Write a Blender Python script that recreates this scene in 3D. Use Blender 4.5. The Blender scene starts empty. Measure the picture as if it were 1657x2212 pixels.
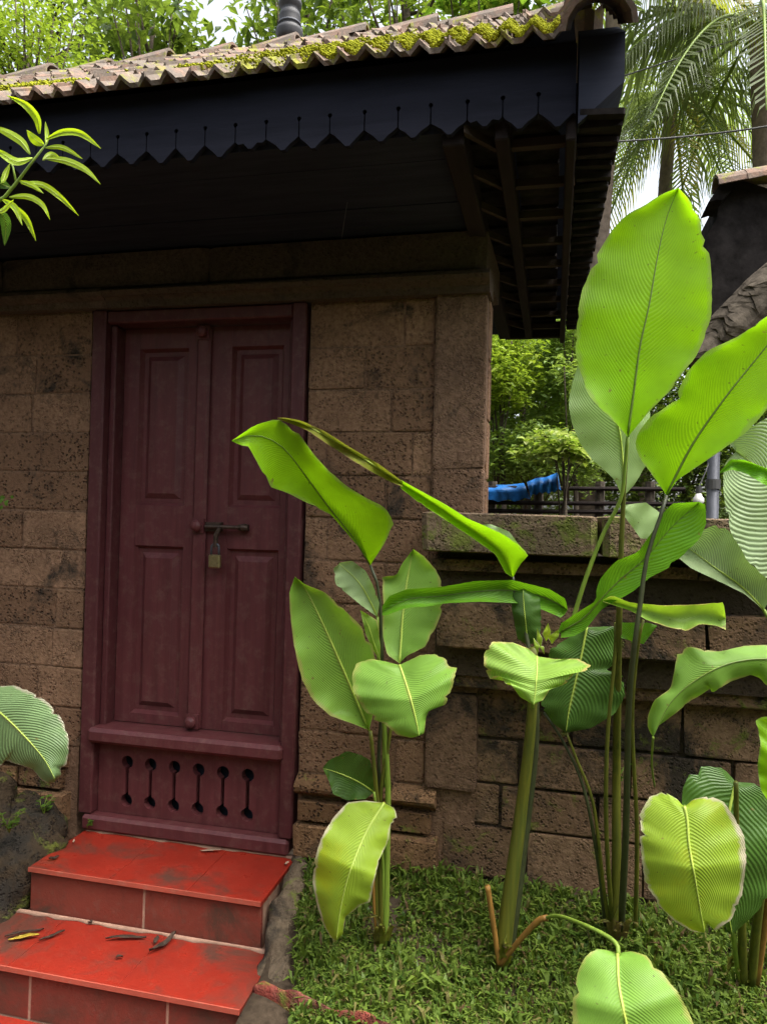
import bpy, bmesh, math, random
import numpy as np
from mathutils import Vector, Matrix, Euler, noise as mnoise
R = math.radians
rnd = random.Random(7)
scene = bpy.context.scene

# ------------------------------------------------------------------ camera
EYE = np.array([0.0, 0.0, 1.25]); FPX = 1600.0; CX, CY = 828.5, 1106.0
def cam_rot(y, p, r):
    B = np.array([[1, 0, 0], [0, 0, -1], [0, 1, 0]], float)
    Y = np.array([[np.cos(y), np.sin(y), 0], [-np.sin(y), np.cos(y), 0], [0, 0, 1]])
    P = np.array([[1, 0, 0], [0, np.cos(p), -np.sin(p)], [0, np.sin(p), np.cos(p)]])
    Q = np.array([[np.cos(r), -np.sin(r), 0], [np.sin(r), np.cos(r), 0], [0, 0, 1]])
    return Q @ P @ B @ Y
CM = cam_rot(R(13), R(-.6), R(1.5))
cd = bpy.data.cameras.new('camera'); cam = bpy.data.objects.new('camera', cd)
scene.collection.objects.link(cam)
m = Matrix.Identity(4)
for i in range(3):
    m[i][0] = CM[0][i]; m[i][1] = -CM[1][i]; m[i][2] = -CM[2][i]; m[i][3] = EYE[i]
cam.matrix_world = m
cd.sensor_fit = 'HORIZONTAL'; cd.sensor_width = 36; cd.lens = 36 * FPX / 1657
cd.clip_start = .05; cd.clip_end = 2000
scene.camera = cam

# ------------------------------------------------------------------ sky, sun, exposure
SUN_EL, SUN_AZ = 66, 108          # azimuth clockwise from +Y (into the picture)
w = bpy.data.worlds.new('World'); scene.world = w; w.use_nodes = True
nt = w.node_tree; bg = nt.nodes['Background']
sky = nt.nodes.new('ShaderNodeTexSky'); sky.sky_type = 'NISHITA'; sky.sun_disc = False
sky.sun_elevation = R(SUN_EL); sky.sun_rotation = R(SUN_AZ)
sky.air_density = 1.0; sky.dust_density = 6.0; sky.ozone_density = 1.0
hs = nt.nodes.new('ShaderNodeHueSaturation'); hs.inputs['Saturation'].default_value = .38
nt.links.new(sky.outputs[0], hs.inputs['Color']); nt.links.new(hs.outputs[0], bg.inputs[0])
bg.inputs[1].default_value = .15
sl = bpy.data.lights.new('sun', 'SUN'); sl.energy = 1.5; sl.angle = R(40); sl.color = (1, .96, .88)
so = bpy.data.objects.new('sun', sl); scene.collection.objects.link(so)
sd = Vector((math.sin(R(SUN_AZ)) * math.cos(R(SUN_EL)), math.cos(R(SUN_AZ)) * math.cos(R(SUN_EL)), math.sin(R(SUN_EL))))
so.rotation_euler = sd.to_track_quat('Z', 'Y').to_euler()
scene.view_settings.view_transform = 'Standard'; scene.view_settings.look = 'None'
scene.view_settings.exposure = 1.68; scene.view_settings.gamma = 1
scene.view_settings.use_curve_mapping = False
scene.render.engine = 'CYCLES'
scene.cycles.max_bounces = 8; scene.cycles.transmission_bounces = 6

# ------------------------------------------------------------------ pixel helpers (photo scaled to 1657 wide)
def ray(x, y): return CM.T @ np.array([(x - CX) / FPX, (y - CY) / FPX, 1.0])
def P(x, y, Y):
    r = ray(x, y); return Vector(EYE + r * (Y / r[1]))
def bed_z(X, Y):
    d = max(0.0, 2.75 - Y)
    return -.035 - .30 * min(d, 1.1)
def PB(x, y):                       # pixel on the sloping planting bed
    lo, hi = 1.2, 2.75
    for _ in range(40):
        mid = (lo + hi) / 2; p = P(x, y, mid)
        if p.z > bed_z(p.x, mid): lo = mid
        else: hi = mid
    return P(x, y, lo)

# ------------------------------------------------------------------ object helpers
ORG = {}                            # object name -> world position of its origin
def link(o): scene.collection.objects.link(o); return o
def tag(o, label=None, cat=None, group=None, kind=None):
    if label: o['label'] = label
    if cat: o['category'] = cat
    if group: o['group'] = group
    if kind: o['kind'] = kind
    return o
def thing(name, loc, label, cat, group=None):
    o = link(bpy.data.objects.new(name, None)); o.location = loc; o.empty_display_size = .1
    ORG[o.name] = Vector(loc)
    return tag(o, label, cat, group)
def org(o): return ORG.get(o.name, Vector((0, 0, 0))) if o else Vector((0, 0, 0))
class MB:
    def __init__(s): s.v = []; s.f = []; s.uv = []; s.col = []
    def add(s, vs, fs, uvs=None, col=None):
        n = len(s.v); s.v += [tuple(p) for p in vs]; s.f += [tuple(i + n for i in f) for f in fs]
        if uvs is not None: s.uv += uvs
        if col is not None: s.col += [col] * len(vs)
        return s
    def box(s, x0, x1, y0, y1, z0, z1):
        v = [(x, y, z) for z in (z0, z1) for y in (y0, y1) for x in (x0, x1)]
        return s.add(v, [(0, 2, 3, 1), (4, 5, 7, 6), (0, 1, 5, 4), (2, 6, 7, 3), (0, 4, 6, 2), (1, 3, 7, 5)])
    def tube(s, pts, rad, n=8, cap=True):
        pts = [Vector(p) for p in pts]
        if not isinstance(rad, (list, tuple)): rad = [rad] * len(pts)
        vs = []; prev = None
        for i, p in enumerate(pts):
            t = (pts[min(i + 1, len(pts) - 1)] - pts[max(i - 1, 0)]).normalized()
            if prev is None:
                a = Vector((0, 0, 1)) if abs(t.z) < .9 else Vector((1, 0, 0))
                u = t.cross(a).normalized()
            else: u = (prev - t * prev.dot(t)).normalized()
            prev = u; q = t.cross(u)
            for k in range(n):
                a = 2 * math.pi * k / n; vs.append(p + (u * math.cos(a) + q * math.sin(a)) * rad[i])
        fs = [(i * n + k, i * n + (k + 1) % n, (i + 1) * n + (k + 1) % n, (i + 1) * n + k) for i in range(len(pts) - 1) for k in range(n)]
        if cap: fs += [tuple(range(n))[::-1], tuple((len(pts) - 1) * n + k for k in range(n))]
        return s.add(vs, fs)
    def lathe(s, prof, c, axis='Z', n=14):
        vs = []
        for r, h in prof:
            for k in range(n):
                a = 2 * math.pi * k / n; x, y = r * math.cos(a), r * math.sin(a)
                vs.append({'Z': (c[0] + x, c[1] + y, c[2] + h), 'Y': (c[0] + x, c[1] + h, c[2] + y), 'X': (c[0] + h, c[1] + x, c[2] + y)}[axis])
        L = len(prof)
        fs = [(i * n + k, i * n + (k + 1) % n, (i + 1) * n + (k + 1) % n, (i + 1) * n + k) for i in range(L - 1) for k in range(n)]
        fs += [tuple(range(n))[::-1], tuple((L - 1) * n + k for k in range(n))]
        return s.add(vs, fs)
    def mesh(s, name, mat, off=Vector((0, 0, 0)), smooth=False, bevel=0):
        me = bpy.data.meshes.new(name)
        o = Vector(off); me.from_pydata([(p[0] - o.x, p[1] - o.y, p[2] - o.z) for p in s.v], [], s.f)
        if s.uv:
            l = me.uv_layers.new(name='UVMap')
            vi = np.empty(len(me.loops), np.int32); me.loops.foreach_get('vertex_index', vi)
            l.data.foreach_set('uv', np.array(s.uv, np.float32)[vi].ravel())
        if s.col:
            a = me.color_attributes.new('tint', 'FLOAT_COLOR', 'POINT')
            a.data.foreach_set('color', np.array(s.col, np.float32).ravel())
        if bevel:
            b = bmesh.new(); b.from_mesh(me)
            bmesh.ops.recalc_face_normals(b, faces=b.faces)
            es = [e for e in b.edges if len(e.link_faces) == 2 and e.calc_face_angle(0) > .5]
            bmesh.ops.bevel(b, geom=es, offset=bevel, segments=1, affect='EDGES')
            b.to_mesh(me); b.free()
        elif not s.uv and not s.col and len(s.f) < 5000:
            b = bmesh.new(); b.from_mesh(me); bmesh.ops.recalc_face_normals(b, faces=b.faces); b.to_mesh(me); b.free()
        if smooth: me.polygons.foreach_set('use_smooth', [True] * len(me.polygons))
        me.materials.append(mat); me.update()
        return me
    def build(s, name, mat, parent=None, smooth=False, bevel=0):
        off = org(parent)
        o = link(bpy.data.objects.new(name, s.mesh(name, mat, off, smooth, bevel)))
        if parent: o.parent = parent
        ORG[o.name] = off
        return o
def place(name, me, parent, loc, rot=(0, 0, 0), scale=(1, 1, 1), origin=None):   # a piece that shares mesh data
    o = link(bpy.data.objects.new(name, me)); o.parent = parent
    o.location = Vector(loc) - org(parent); o.rotation_euler = rot; o.scale = scale
    return o
def solo(name, mb, mat, label, cat, group=None, smooth=False, bevel=0):
    c = Vector(tuple(np.mean(np.array(mb.v), axis=0))); c.z = min(p[2] for p in mb.v)
    o = link(bpy.data.objects.new(name, mb.mesh(name, mat, c, smooth, bevel))); o.location = c
    ORG[o.name] = c
    return tag(o, label, cat, group)
def extrude2d(outer, holes, y0, y1):    # outline in (X, Z) with holes, thickness along Y
    cu = bpy.data.curves.new('t', 'CURVE'); cu.dimensions = '2D'; cu.fill_mode = 'BOTH'
    cu.extrude = (y1 - y0) / 2
    for loop in [outer] + holes:
        sp = cu.splines.new('POLY'); sp.points.add(len(loop) - 1); sp.use_cyclic_u = True
        for i, (a, b) in enumerate(loop): sp.points[i].co = (a, b, 0, 1)
    o = link(bpy.data.objects.new('t', cu)); dg = bpy.context.evaluated_depsgraph_get()
    me = bpy.data.meshes.new_from_object(o.evaluated_get(dg))
    mb = MB(); mb.add([(v.co.x, (y0 + y1) / 2 + v.co.z, v.co.y) for v in me.vertices], [tuple(p.vertices) for p in me.polygons])
    bpy.data.objects.remove(o); bpy.data.curves.remove(cu); bpy.data.meshes.remove(me)
    return mb
def resample(pts, n):
    pts = [np.array(p, float) for p in pts]
    d = [0.0]
    for a, b in zip(pts, pts[1:]): d.append(d[-1] + np.linalg.norm(b - a))
    t = np.linspace(0, d[-1], n); A = np.array(pts)
    return np.stack([np.interp(t, d, A[:, k]) for k in range(A.shape[1])], 1)
def smooth_line(pts, n):            # Catmull-Rom through the points
    p = [np.array(q, float) for q in pts]
    if len(p) < 3: return resample(p, n)
    p = [2 * p[0] - p[1]] + p + [2 * p[-1] - p[-2]]; out = []
    for i in range(1, len(p) - 2):
        for t in np.linspace(0, 1, 8, endpoint=False):
            a, b, c, d = p[i - 1], p[i], p[i + 1], p[i + 2]
            out.append(.5 * ((2 * b) + (-a + c) * t + (2 * a - 5 * b + 4 * c - d) * t * t + (-a + 3 * b - 3 * c + d) * t ** 3))
    out.append(p[-2]); return resample(out, n)

# ------------------------------------------------------------------ materials
def mat_new(name):
    mt = bpy.data.materials.new(name); mt.use_nodes = True
    return mt, mt.node_tree, mt.node_tree.nodes['Principled BSDF']
class N:
    def __init__(s, t): s.t = t
    def node(s, ty, **kw):
        n = s.t.nodes.new(ty)
        for k, v in kw.items(): setattr(n, k, v)
        return n
    def inp(s, sock, v):
        if hasattr(v, 'is_output'): s.t.links.new(v, sock)
        else: sock.default_value = v
    def math(s, op, a, b=0.0, c=0.0):
        n = s.node('ShaderNodeMath', operation=op)
        s.inp(n.inputs[0], a); s.inp(n.inputs[1], b); s.inp(n.inputs[2], c); return n.outputs[0]
    def noise(s, scale, vec=None, detail=4, rough=.6, dist=0):
        n = s.node('ShaderNodeTexNoise'); n.inputs['Scale'].default_value = scale
        n.inputs['Detail'].default_value = detail; n.inputs['Roughness'].default_value = rough; n.inputs['Distortion'].default_value = dist
        if vec: s.t.links.new(vec, n.inputs['Vector'])
        return n.outputs[0]
    def voro(s, scale, vec=None, feature='F1'):
        n = s.node('ShaderNodeTexVoronoi', feature=feature); n.inputs['Scale'].default_value = scale
        if vec: s.t.links.new(vec, n.inputs['Vector'])
        return n.outputs['Distance']
    def ramp(s, f, stops):
        n = s.node('ShaderNodeValToRGB'); s.inp(n.inputs[0], f); e = n.color_ramp.elements
        while len(e) < len(stops): e.new(.5)
        for q, (p, c) in zip(e, stops):
            q.position = p; q.color = (c, c, c, 1) if isinstance(c, (int, float)) else (*c, 1)
        return n.outputs[0]
    def mix(s, f, a, b, mode='MIX'):
        n = s.node('ShaderNodeMix', data_type='RGBA', blend_type=mode)
        s.inp(n.inputs[0], f)
        for k, v in ((6, a), (7, b)):
            s.inp(n.inputs[k], v if hasattr(v, 'is_output') else (*v, 1))
        return n.outputs[2]
    def bump(s, h, strength, dist=.01, normal=None):
        n = s.node('ShaderNodeBump'); s.inp(n.inputs['Height'], h); n.inputs['Strength'].default_value = strength; n.inputs['Distance'].default_value = dist
        if normal: s.t.links.new(normal, n.inputs['Normal'])
        return n.outputs[0]
    def pos(s): return s.node('ShaderNodeNewGeometry').outputs['Position']
    def rand(s): return s.node('ShaderNodeObjectInfo').outputs['Random']
def fin(t, b, col, rough, bump=None, spec=None):
    n = N(t); n.inp(b.inputs['Base Color'], col if hasattr(col, 'is_output') else (*col, 1)); n.inp(b.inputs['Roughness'], rough)
    if bump: t.links.new(bump, b.inputs['Normal'])
    if spec is not None: b.inputs['Specular IOR Level'].default_value = spec
def m_laterite(name, c1, c2, dirt=0.0, moss=0.0, pit=1.0, dirtcol=(.025, .022, .018)):
    mt, t, b = mat_new(name); n = N(t); p = n.pos()
    big = n.noise(5, p, 5, .65); fine = n.noise(60, p, 5, .7); v = n.voro(68, p)
    warp = n.noise(26, p, 3, .6)
    c = n.mix(n.ramp(big, [(.3, 0), (.7, 1)]), c1, c2)
    c = n.mix(n.math('MULTIPLY', n.rand(), .7), c, (c2[0] * .6, c2[1] * .55, c2[2] * .5))
    c = n.mix(n.ramp(fine, [(.35, .75), (.6, 0)]), c, (c1[0] * .35, c1[1] * .32, c1[2] * .3))
    pits = n.math('MULTIPLY', n.ramp(v, [(.16, 1), (.42, 0)]), n.ramp(warp, [(.40, 0), (.54, 1)]))
    v2 = n.math('MULTIPLY', n.ramp(n.voro(125, p), [(.15, 1), (.4, 0)]), n.ramp(n.noise(13, p, 3), [(.45, 0), (.6, 1)]))
    rr_ = n.rand(); pits = n.math('MAXIMUM', n.math('MULTIPLY', pits, n.math('MULTIPLY_ADD', rr_, .9, .2)), n.math('MULTIPLY', v2, n.math('MULTIPLY_ADD', rr_, -.7, 1.0)))
    c = n.mix(n.math('MULTIPLY', pits, .85 * pit), c, (.018, .012, .010))
    if dirt:
        d = n.noise(3.2, p, 6, .7, .6)
        c = n.mix(n.ramp(d, [(.62 - dirt * .3, 0), (.72 - dirt * .25, .92)]), c, dirtcol)
    if moss:
        d = n.noise(7, p, 6, .75, .4)
        c = n.mix(n.ramp(d, [(.60 - moss * .2, 0), (.68 - moss * .15, .85)]), c, (.13, .16, .025))
    h = n.math('ADD', n.math('MULTIPLY', fine, .5), n.math('MULTIPLY', pits, -1.1 * pit)); h = n.math('ADD', h, n.math('MULTIPLY', warp, .8))
    fin(t, b, c, .92, n.bump(h, .9, .012), .2); return mt
def m_wood(name, c1, c2, rough=.55, scale=(30, 30, 2.2), spec=.35, strength=.25, dust=0):
    mt, t, b = mat_new(name); n = N(t)
    mp = n.node('ShaderNodeMapping'); mp.inputs['Scale'].default_value = scale; t.links.new(n.pos(), mp.inputs['Vector'])
    g = n.noise(1.0, mp.outputs[0], 6, .65, .4); w = n.noise(9, n.pos(), 5, .7)
    c = n.mix(n.ramp(g, [(.3, 0), (.7, 1)]), c1, c2)
    c = n.mix(n.ramp(w, [(.55, 0), (.8, .35)]), c, (c2[0] * 1.5, c2[1] * 1.5, c2[2] * 1.5))
    if dust:
        c = n.mix(n.math('MULTIPLY', n.ramp(n.noise(22, n.pos(), 5, .75), [(.5, 0), (.75, 1)]), dust), c, (.22, .15, .12))
    fin(t, b, c, rough, n.bump(g, strength, .004), spec); return mt
def m_plain(name, c, rough=.6, metal=0, var=.25, nscale=25, bump=.2, spec=.4):
    mt, t, b = mat_new(name); n = N(t); p = n.pos()
    f = n.noise(nscale, p, 5, .65)
    col = n.mix(n.ramp(f, [(.3, 0), (.7, 1)]), tuple(x * (1 - var) for x in c), tuple(min(1, x * (1 + var)) for x in c))
    b.inputs['Metallic'].default_value = metal
    fin(t, b, col, rough, n.bump(f, bump, .004), spec); return mt
def m_leaf(name, c, ct, veins=34, vein_dark=.45, margin=None, blotch=None, trans=.5, vB=.20, rough=.38, bump=.5, midcol=None, spec=.35):
    """c: reflected colour, ct: transmitted colour; UV u = -1..1 across, v = base to tip"""
    mt, t, b = mat_new(name); n = N(t)
    uv = n.node('ShaderNodeUVMap'); sp = n.node('ShaderNodeSeparateXYZ'); t.links.new(uv.outputs[0], sp.inputs[0])
    au = n.math('ABSOLUTE', sp.outputs[0]); v = sp.outputs[1]
    p = n.pos(); wob = n.math('ADD', n.math('MULTIPLY', n.noise(9, p, 2), .018), n.math('MULTIPLY', n.noise(60, p, 2), .003))
    ph = n.math('ADD', n.math('SUBTRACT', v, n.math('MULTIPLY', n.math('POWER', au, 1.35), vB)), wob)
    wv = n.math('SINE', n.math('MULTIPLY', ph, veins * 6.2832))
    line = n.math('MULTIPLY', n.ramp(wv, [(.25, 0), (.9, 1)]), n.ramp(n.noise(9, p, 3), [(.3, .35), (.65, 1)]))
    nz = n.noise(5, p, 4, .6); nf = n.noise(45, p, 4, .7)
    def shade(c):
        col = n.mix(n.ramp(nz, [(.3, 0), (.7, 1)]), tuple(x * .78 for x in c), tuple(min(1, x * 1.15) for x in c))
        col = n.mix(n.math('MULTIPLY', line, vein_dark), col, tuple(x * .38 for x in c))
        if blotch:
            col = n.mix(n.ramp(n.noise(4.5, p, 5, .7), [(.48, 0), (.66, .9)]), col, blotch)
        spot = n.ramp(n.noise(90, p, 2, .5), [(.70, 0), (.76, .6)])
        col = n.mix(spot, col, (.10, .07, .02))
        col = n.mix(n.ramp(n.noise(22, p, 3, .6), [(.70, 0), (.74, .75)]), col, (.22, .15, .04))
        if margin:
            mk = n.math('ADD', au, n.math('MULTIPLY', n.math('SUBTRACT', n.noise(11, p, 4, .7), .5), .45))
            col = n.mix(n.ramp(mk, [(.9, 0), (.985, .9)]), col, margin)
        if midcol: col = n.mix(n.ramp(au, [(.015, .9), (.06, 0)]), col, midcol)
        return col
    bn = n.bump(n.math('ADD', n.math('MULTIPLY', wv, -.5), n.math('MULTIPLY', nf, .25)), bump, .004)
    fin(t, b, shade(c), rough, bn, spec)
    tr = n.node('ShaderNodeBsdfTranslucent'); t.links.new(shade(ct), tr.inputs[0]); t.links.new(bn, tr.inputs['Normal'])
    mx = n.node('ShaderNodeMixShader'); mx.inputs[0].default_value = trans
    t.links.new(b.outputs[0], mx.inputs[1]); t.links.new(tr.outputs[0], mx.inputs[2])
    t.links.new(mx.outputs[0], t.nodes['Material Output'].inputs[0]); return mt
def m_foliage(name, trans=.45, rough=.5):      # per-leaf tint from the mesh
    mt, t, b = mat_new(name); n = N(t)
    a = n.node('ShaderNodeAttribute', attribute_name='tint'); c = a.outputs['Color']
    fin(t, b, c, rough, None, .3)
    tr = n.node('ShaderNodeBsdfTranslucent'); t.links.new(n.mix(.5, c, (.30, .42, .03), 'MIX'), tr.inputs[0])
    mx = n.node('ShaderNodeMixShader'); mx.inputs[0].default_value = trans
    t.links.new(b.outputs[0], mx.inputs[1]); t.links.new(tr.outputs[0], mx.inputs[2])
    t.links.new(mx.outputs[0], t.nodes['Material Output'].inputs[0]); return mt

M = {}
M['stone'] = m_laterite('laterite', (.36, .215, .13), (.21, .125, .077), dirt=.22, pit=.75)
M['stone_dirty'] = m_laterite('laterite_weathered', (.31, .195, .118), (.19, .118, .073), dirt=.46, moss=.16, pit=.8)
M['stone_low'] = m_laterite('laterite_base', (.32, .18, .09), (.17, .10, .055), dirt=.25, moss=.1)
M['cope'] = m_laterite('mossy_coping', (.25, .175, .115), (.17, .125, .08), dirt=.25, moss=.42)
M['pil'] = m_laterite('plastered_pilaster', (.25, .155, .10), (.16, .10, .068), pit=.6, dirt=.2)
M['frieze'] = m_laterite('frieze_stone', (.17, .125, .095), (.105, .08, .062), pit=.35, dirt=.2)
M['mortar'] = m_laterite('mortar', (.26, .16, .10), (.17, .10, .065), pit=.6)
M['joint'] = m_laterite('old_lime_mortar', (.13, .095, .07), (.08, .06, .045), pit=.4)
M['maroon'] = m_wood('maroon_paint', (.112, .031, .034), (.074, .020, .022), .45, spec=.28, strength=.4, dust=.24)
M['maroon_frame'] = m_wood('maroon_frame_paint', (.088, .024, .027), (.060, .016, .018), .5, spec=.25, dust=.3)
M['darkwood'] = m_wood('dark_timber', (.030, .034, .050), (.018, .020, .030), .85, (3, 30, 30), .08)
M['darkwood2'] = m_wood('dark_joist_timber', (.028, .021, .020), (.016, .013, .012), .85, (30, 3, 30), .08)
M['fascia'] = m_wood('fascia_paint', (.016, .017, .026), (.009, .010, .015), .85, (3, 20, 20), .08, .6)
M['batten'] = m_wood('batten_timber', (.055, .040, .030), (.03, .023, .018), .85, (5, 30, 30), .08)
def m_tile(name, moss, dark=False):
    mt, t, b = mat_new(name); n = N(t); p = n.pos()
    c = n.mix(n.rand(), (.26, .15, .105), (.20, .15, .12))
    c = n.mix(n.ramp(n.noise(9, p, 6, .7), [(.36, 0), (.54, .9)]), c, (.135, .115, .095))
    c = n.mix(n.ramp(n.noise(30, p, 5, .7), [(.55, 0), (.75, .6)]), c, (.33, .28, .22))
    c = n.mix(n.ramp(n.noise(6, p, 6, .75, .3), [(.60 - moss, 0), (.70 - moss, .9)]), c, (.22, .23, .02))
    fin(t, b, c, .9, n.bump(n.noise(60, p, 5, .7), .7, .006), .2); return mt
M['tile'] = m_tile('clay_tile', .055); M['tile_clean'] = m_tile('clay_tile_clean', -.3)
def m_red(name, c, dirt):
    mt, t, b = mat_new(name); n = N(t); p = n.pos()
    col = n.mix(n.ramp(n.noise(6, p, 5, .7), [(.35, 0), (.7, 1)]), c, tuple(x * .72 for x in c))
    col = n.mix(n.math('MULTIPLY', n.rand(), .3), col, tuple(x * .7 for x in c))
    col = n.mix(n.ramp(n.noise(35, p, 6, .75), [(.52, 0), (.75, .5)]), col, (c[0] * .8, c[1] * 2.0, c[2] * 2.2))
    if dirt: col = n.mix(n.ramp(n.noise(3.5, p, 6, .75, .7), [(.62 - dirt * .25, 0), (.72 - dirt * .1, .8)]), col, (.055, .042, .03))
    fin(t, b, col, n.ramp(n.noise(12, p, 4), [(.3, .22), (.7, .5)]), n.bump(n.noise(120, p, 4, .7), .3, .003), .25); return mt
M['red'] = m_red('red_oxide_tread', (.285, .024, .013), .5); M['riser'] = m_red('red_tile_riser', (.215, .050, .034), .35)
M['riser_dirty'] = m_red('red_tile_riser_stained', (.185, .045, .032), .9)
M['nosing'] = m_red('worn_nosing', (.46, .10, .065), .15)
M['grout'] = m_plain('grout', (.34, .20, .14), .9)
M['earthy'] = m_laterite('cement_bank', (.20, .15, .10), (.12, .09, .06), dirt=.40, moss=.2, pit=.4)
M['rock'] = m_laterite('mossy_rock', (.085, .058, .033), (.042, .030, .018), dirt=.34, moss=.32, pit=1)
M['redkerb'] = m_laterite('worn_red_cement', (.36, .06, .045), (.17, .09, .065), dirt=.25, moss=.3, pit=.4)
M['soil'] = m_plain('soil', (.050, .036, .024), .95, var=.4, nscale=40, bump=.8, spec=.1)
M['iron'] = m_plain('rusty_iron', (.06, .04, .03), .55, .6, .4, 60)
M['brass'] = m_plain('brass', (.30, .24, .12), .4, .8, .25, 80)
M['steel'] = m_plain('grey_steel', (.07, .075, .09), .6, .3, .2)
M['finial'] = m_plain('blackened_clay', (.035, .035, .038), .6, 0, .3)
M['grass'] = m_foliage('ground_cover', .35, .5); M['foliage'] = m_foliage('tree_leaves', .5)
M['bark'] = m_plain('bark', (.085, .068, .05), .95, var=.4, bump=1, spec=.1)
M['palmtrunk'] = m_plain('palm_trunk', (.16, .125, .10), .95, var=.3, nscale=18, bump=.8, spec=.1)
M['tarp'] = m_plain('blue_tarpaulin', (.010, .095, .30), .5, var=.5, nscale=14, spec=.2)
M['white'] = m_plain('white_glaze', (.75, .75, .72), .3, var=.05)
M['wire'] = m_plain('black_wire', (.06, .06, .06), .6)
M['dryleaf'] = m_plain('dry_leaf', (.045, .026, .016), .8, var=.5); M['yellowleaf'] = m_plain('yellow_leaf', (.42, .30, .03), .6, var=.3)
M['paleleaf'] = m_plain('pale_dry_leaf', (.34, .24, .17), .7, var=.3)
M['moss'] = m_plain('roof_moss', (.25, .26, .014), .95, var=.55, nscale=45, bump=.9, spec=.1)
M['darkclay'] = m_plain('blackish_clay', (.022, .019, .018), .95, var=.6, nscale=14, bump=1, spec=.05)  # near-black clay for tile undersides and the neighbouring roof's boarding
M['thatch'] = m_plain('weathered_log', (.075, .062, .048), .95, var=.5, nscale=30, bump=1, spec=.1)
M['stem'] = m_wood('petiole_green', (0.2, 0.29, 0.035), (0.12, 0.19, 0.025), .5, (70, 70, 3), .3, .4)
M['stem_olive'] = m_wood('stem_olive', (0.125, 0.125, 0.014), (0.05, 0.065, 0.01), .5, (70, 70, 3), .3, .4)
M['stem_dark'] = m_plain('petiole_dark', (.035, .042, .016), .5, var=.3)
M['stem_orange'] = m_wood('petiole_dry', (0.3, 0.16, 0.035), (0.16, 0.08, 0.02), .5, (70, 70, 3), .3, .4)
M['rib'] = m_plain('leaf_rib', (.34, .44, .07), .45, var=.15)
M['rib_dark'] = m_plain('leaf_rib_dark', (.10, .16, .02), .5, var=.2)
M['bright'] = m_leaf('leaf_backlit', (.245, .51, .008), (.33, .67, .005), 48, .26, trans=.6, bump=.2, vB=.40, margin=(.26, .42, .05))  # back-lit brightness put into the leaf colours
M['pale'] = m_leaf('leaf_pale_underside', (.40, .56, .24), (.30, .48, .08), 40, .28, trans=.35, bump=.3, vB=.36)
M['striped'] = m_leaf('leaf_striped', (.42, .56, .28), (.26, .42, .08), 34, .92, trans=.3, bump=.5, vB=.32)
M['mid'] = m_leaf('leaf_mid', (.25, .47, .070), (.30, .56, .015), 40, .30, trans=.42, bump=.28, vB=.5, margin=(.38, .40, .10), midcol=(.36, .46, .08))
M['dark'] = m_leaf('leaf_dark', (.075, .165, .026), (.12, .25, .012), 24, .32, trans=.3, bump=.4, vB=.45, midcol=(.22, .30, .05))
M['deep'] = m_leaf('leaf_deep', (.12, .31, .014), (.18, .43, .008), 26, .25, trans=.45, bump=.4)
M['yellow'] = m_leaf('leaf_yellowing', (.33, .49, .040), (.40, .55, .015), 32, .38, margin=(.60, .52, .38), blotch=(.40, .47, .02), trans=.4, bump=.3, vB=.62)
M['lime'] = m_leaf('leaf_lime_worn', (.30, .50, .08), (.34, .56, .02), 30, .32, margin=(.58, .48, .16), trans=.42, bump=.3, vB=.5)
M['grey'] = m_leaf('leaf_greygreen', (.22, .35, .14), (.22, .36, .05), 46, .18, margin=(.50, .46, .33), trans=.3, bump=.5, midcol=(.42, .48, .22))
M['dryhalf'] = m_leaf('leaf_torn', (.22, .25, .03), (.30, .34, .02), 30, .4, margin=(.20, .10, .06), blotch=(.16, .09, .05), trans=.4)
M['lance'] = m_leaf('leaf_lance', (.42, .60, .035), (.52, .70, .015), 14, .12, trans=.5, bump=.3, midcol=(.42, .50, .08))
M['lance_dark'] = m_leaf('leaf_lance_dark', (.07, .15, .025), (.12, .25, .02), 14, .2, trans=.4)
M['petal'] = m_plain('cream_bract', (.62, .52, .16), .6, var=.3)

# ================================================================== GROUND
g = MB().box(-300, 300, -300, 600, -.62, -.55)
tag(g.build('ground', M['soil']), kind='structure')
mb = MB(); nx, ny = 70, 40
for j in range(ny + 1):
    for i in range(nx + 1):
        X = -.93 + 3.6 * i / nx; Y = .55 + 2.22 * j / ny
        z = bed_z(X, Y) - .02 + .015 * math.sin(X * 9 + Y * 5) + .01 * math.sin(X * 23 - Y * 17)
        if i == 0: z -= .12
        mb.v.append((X, Y, z))
for j in range(ny):
    for i in range(nx):
        a = j * (nx + 1) + i; mb.f.append((a, a + 1, a + nx + 2, a + nx + 1))
tag(mb.build('garden_bed', M['soil'], smooth=True), kind='structure')

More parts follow.
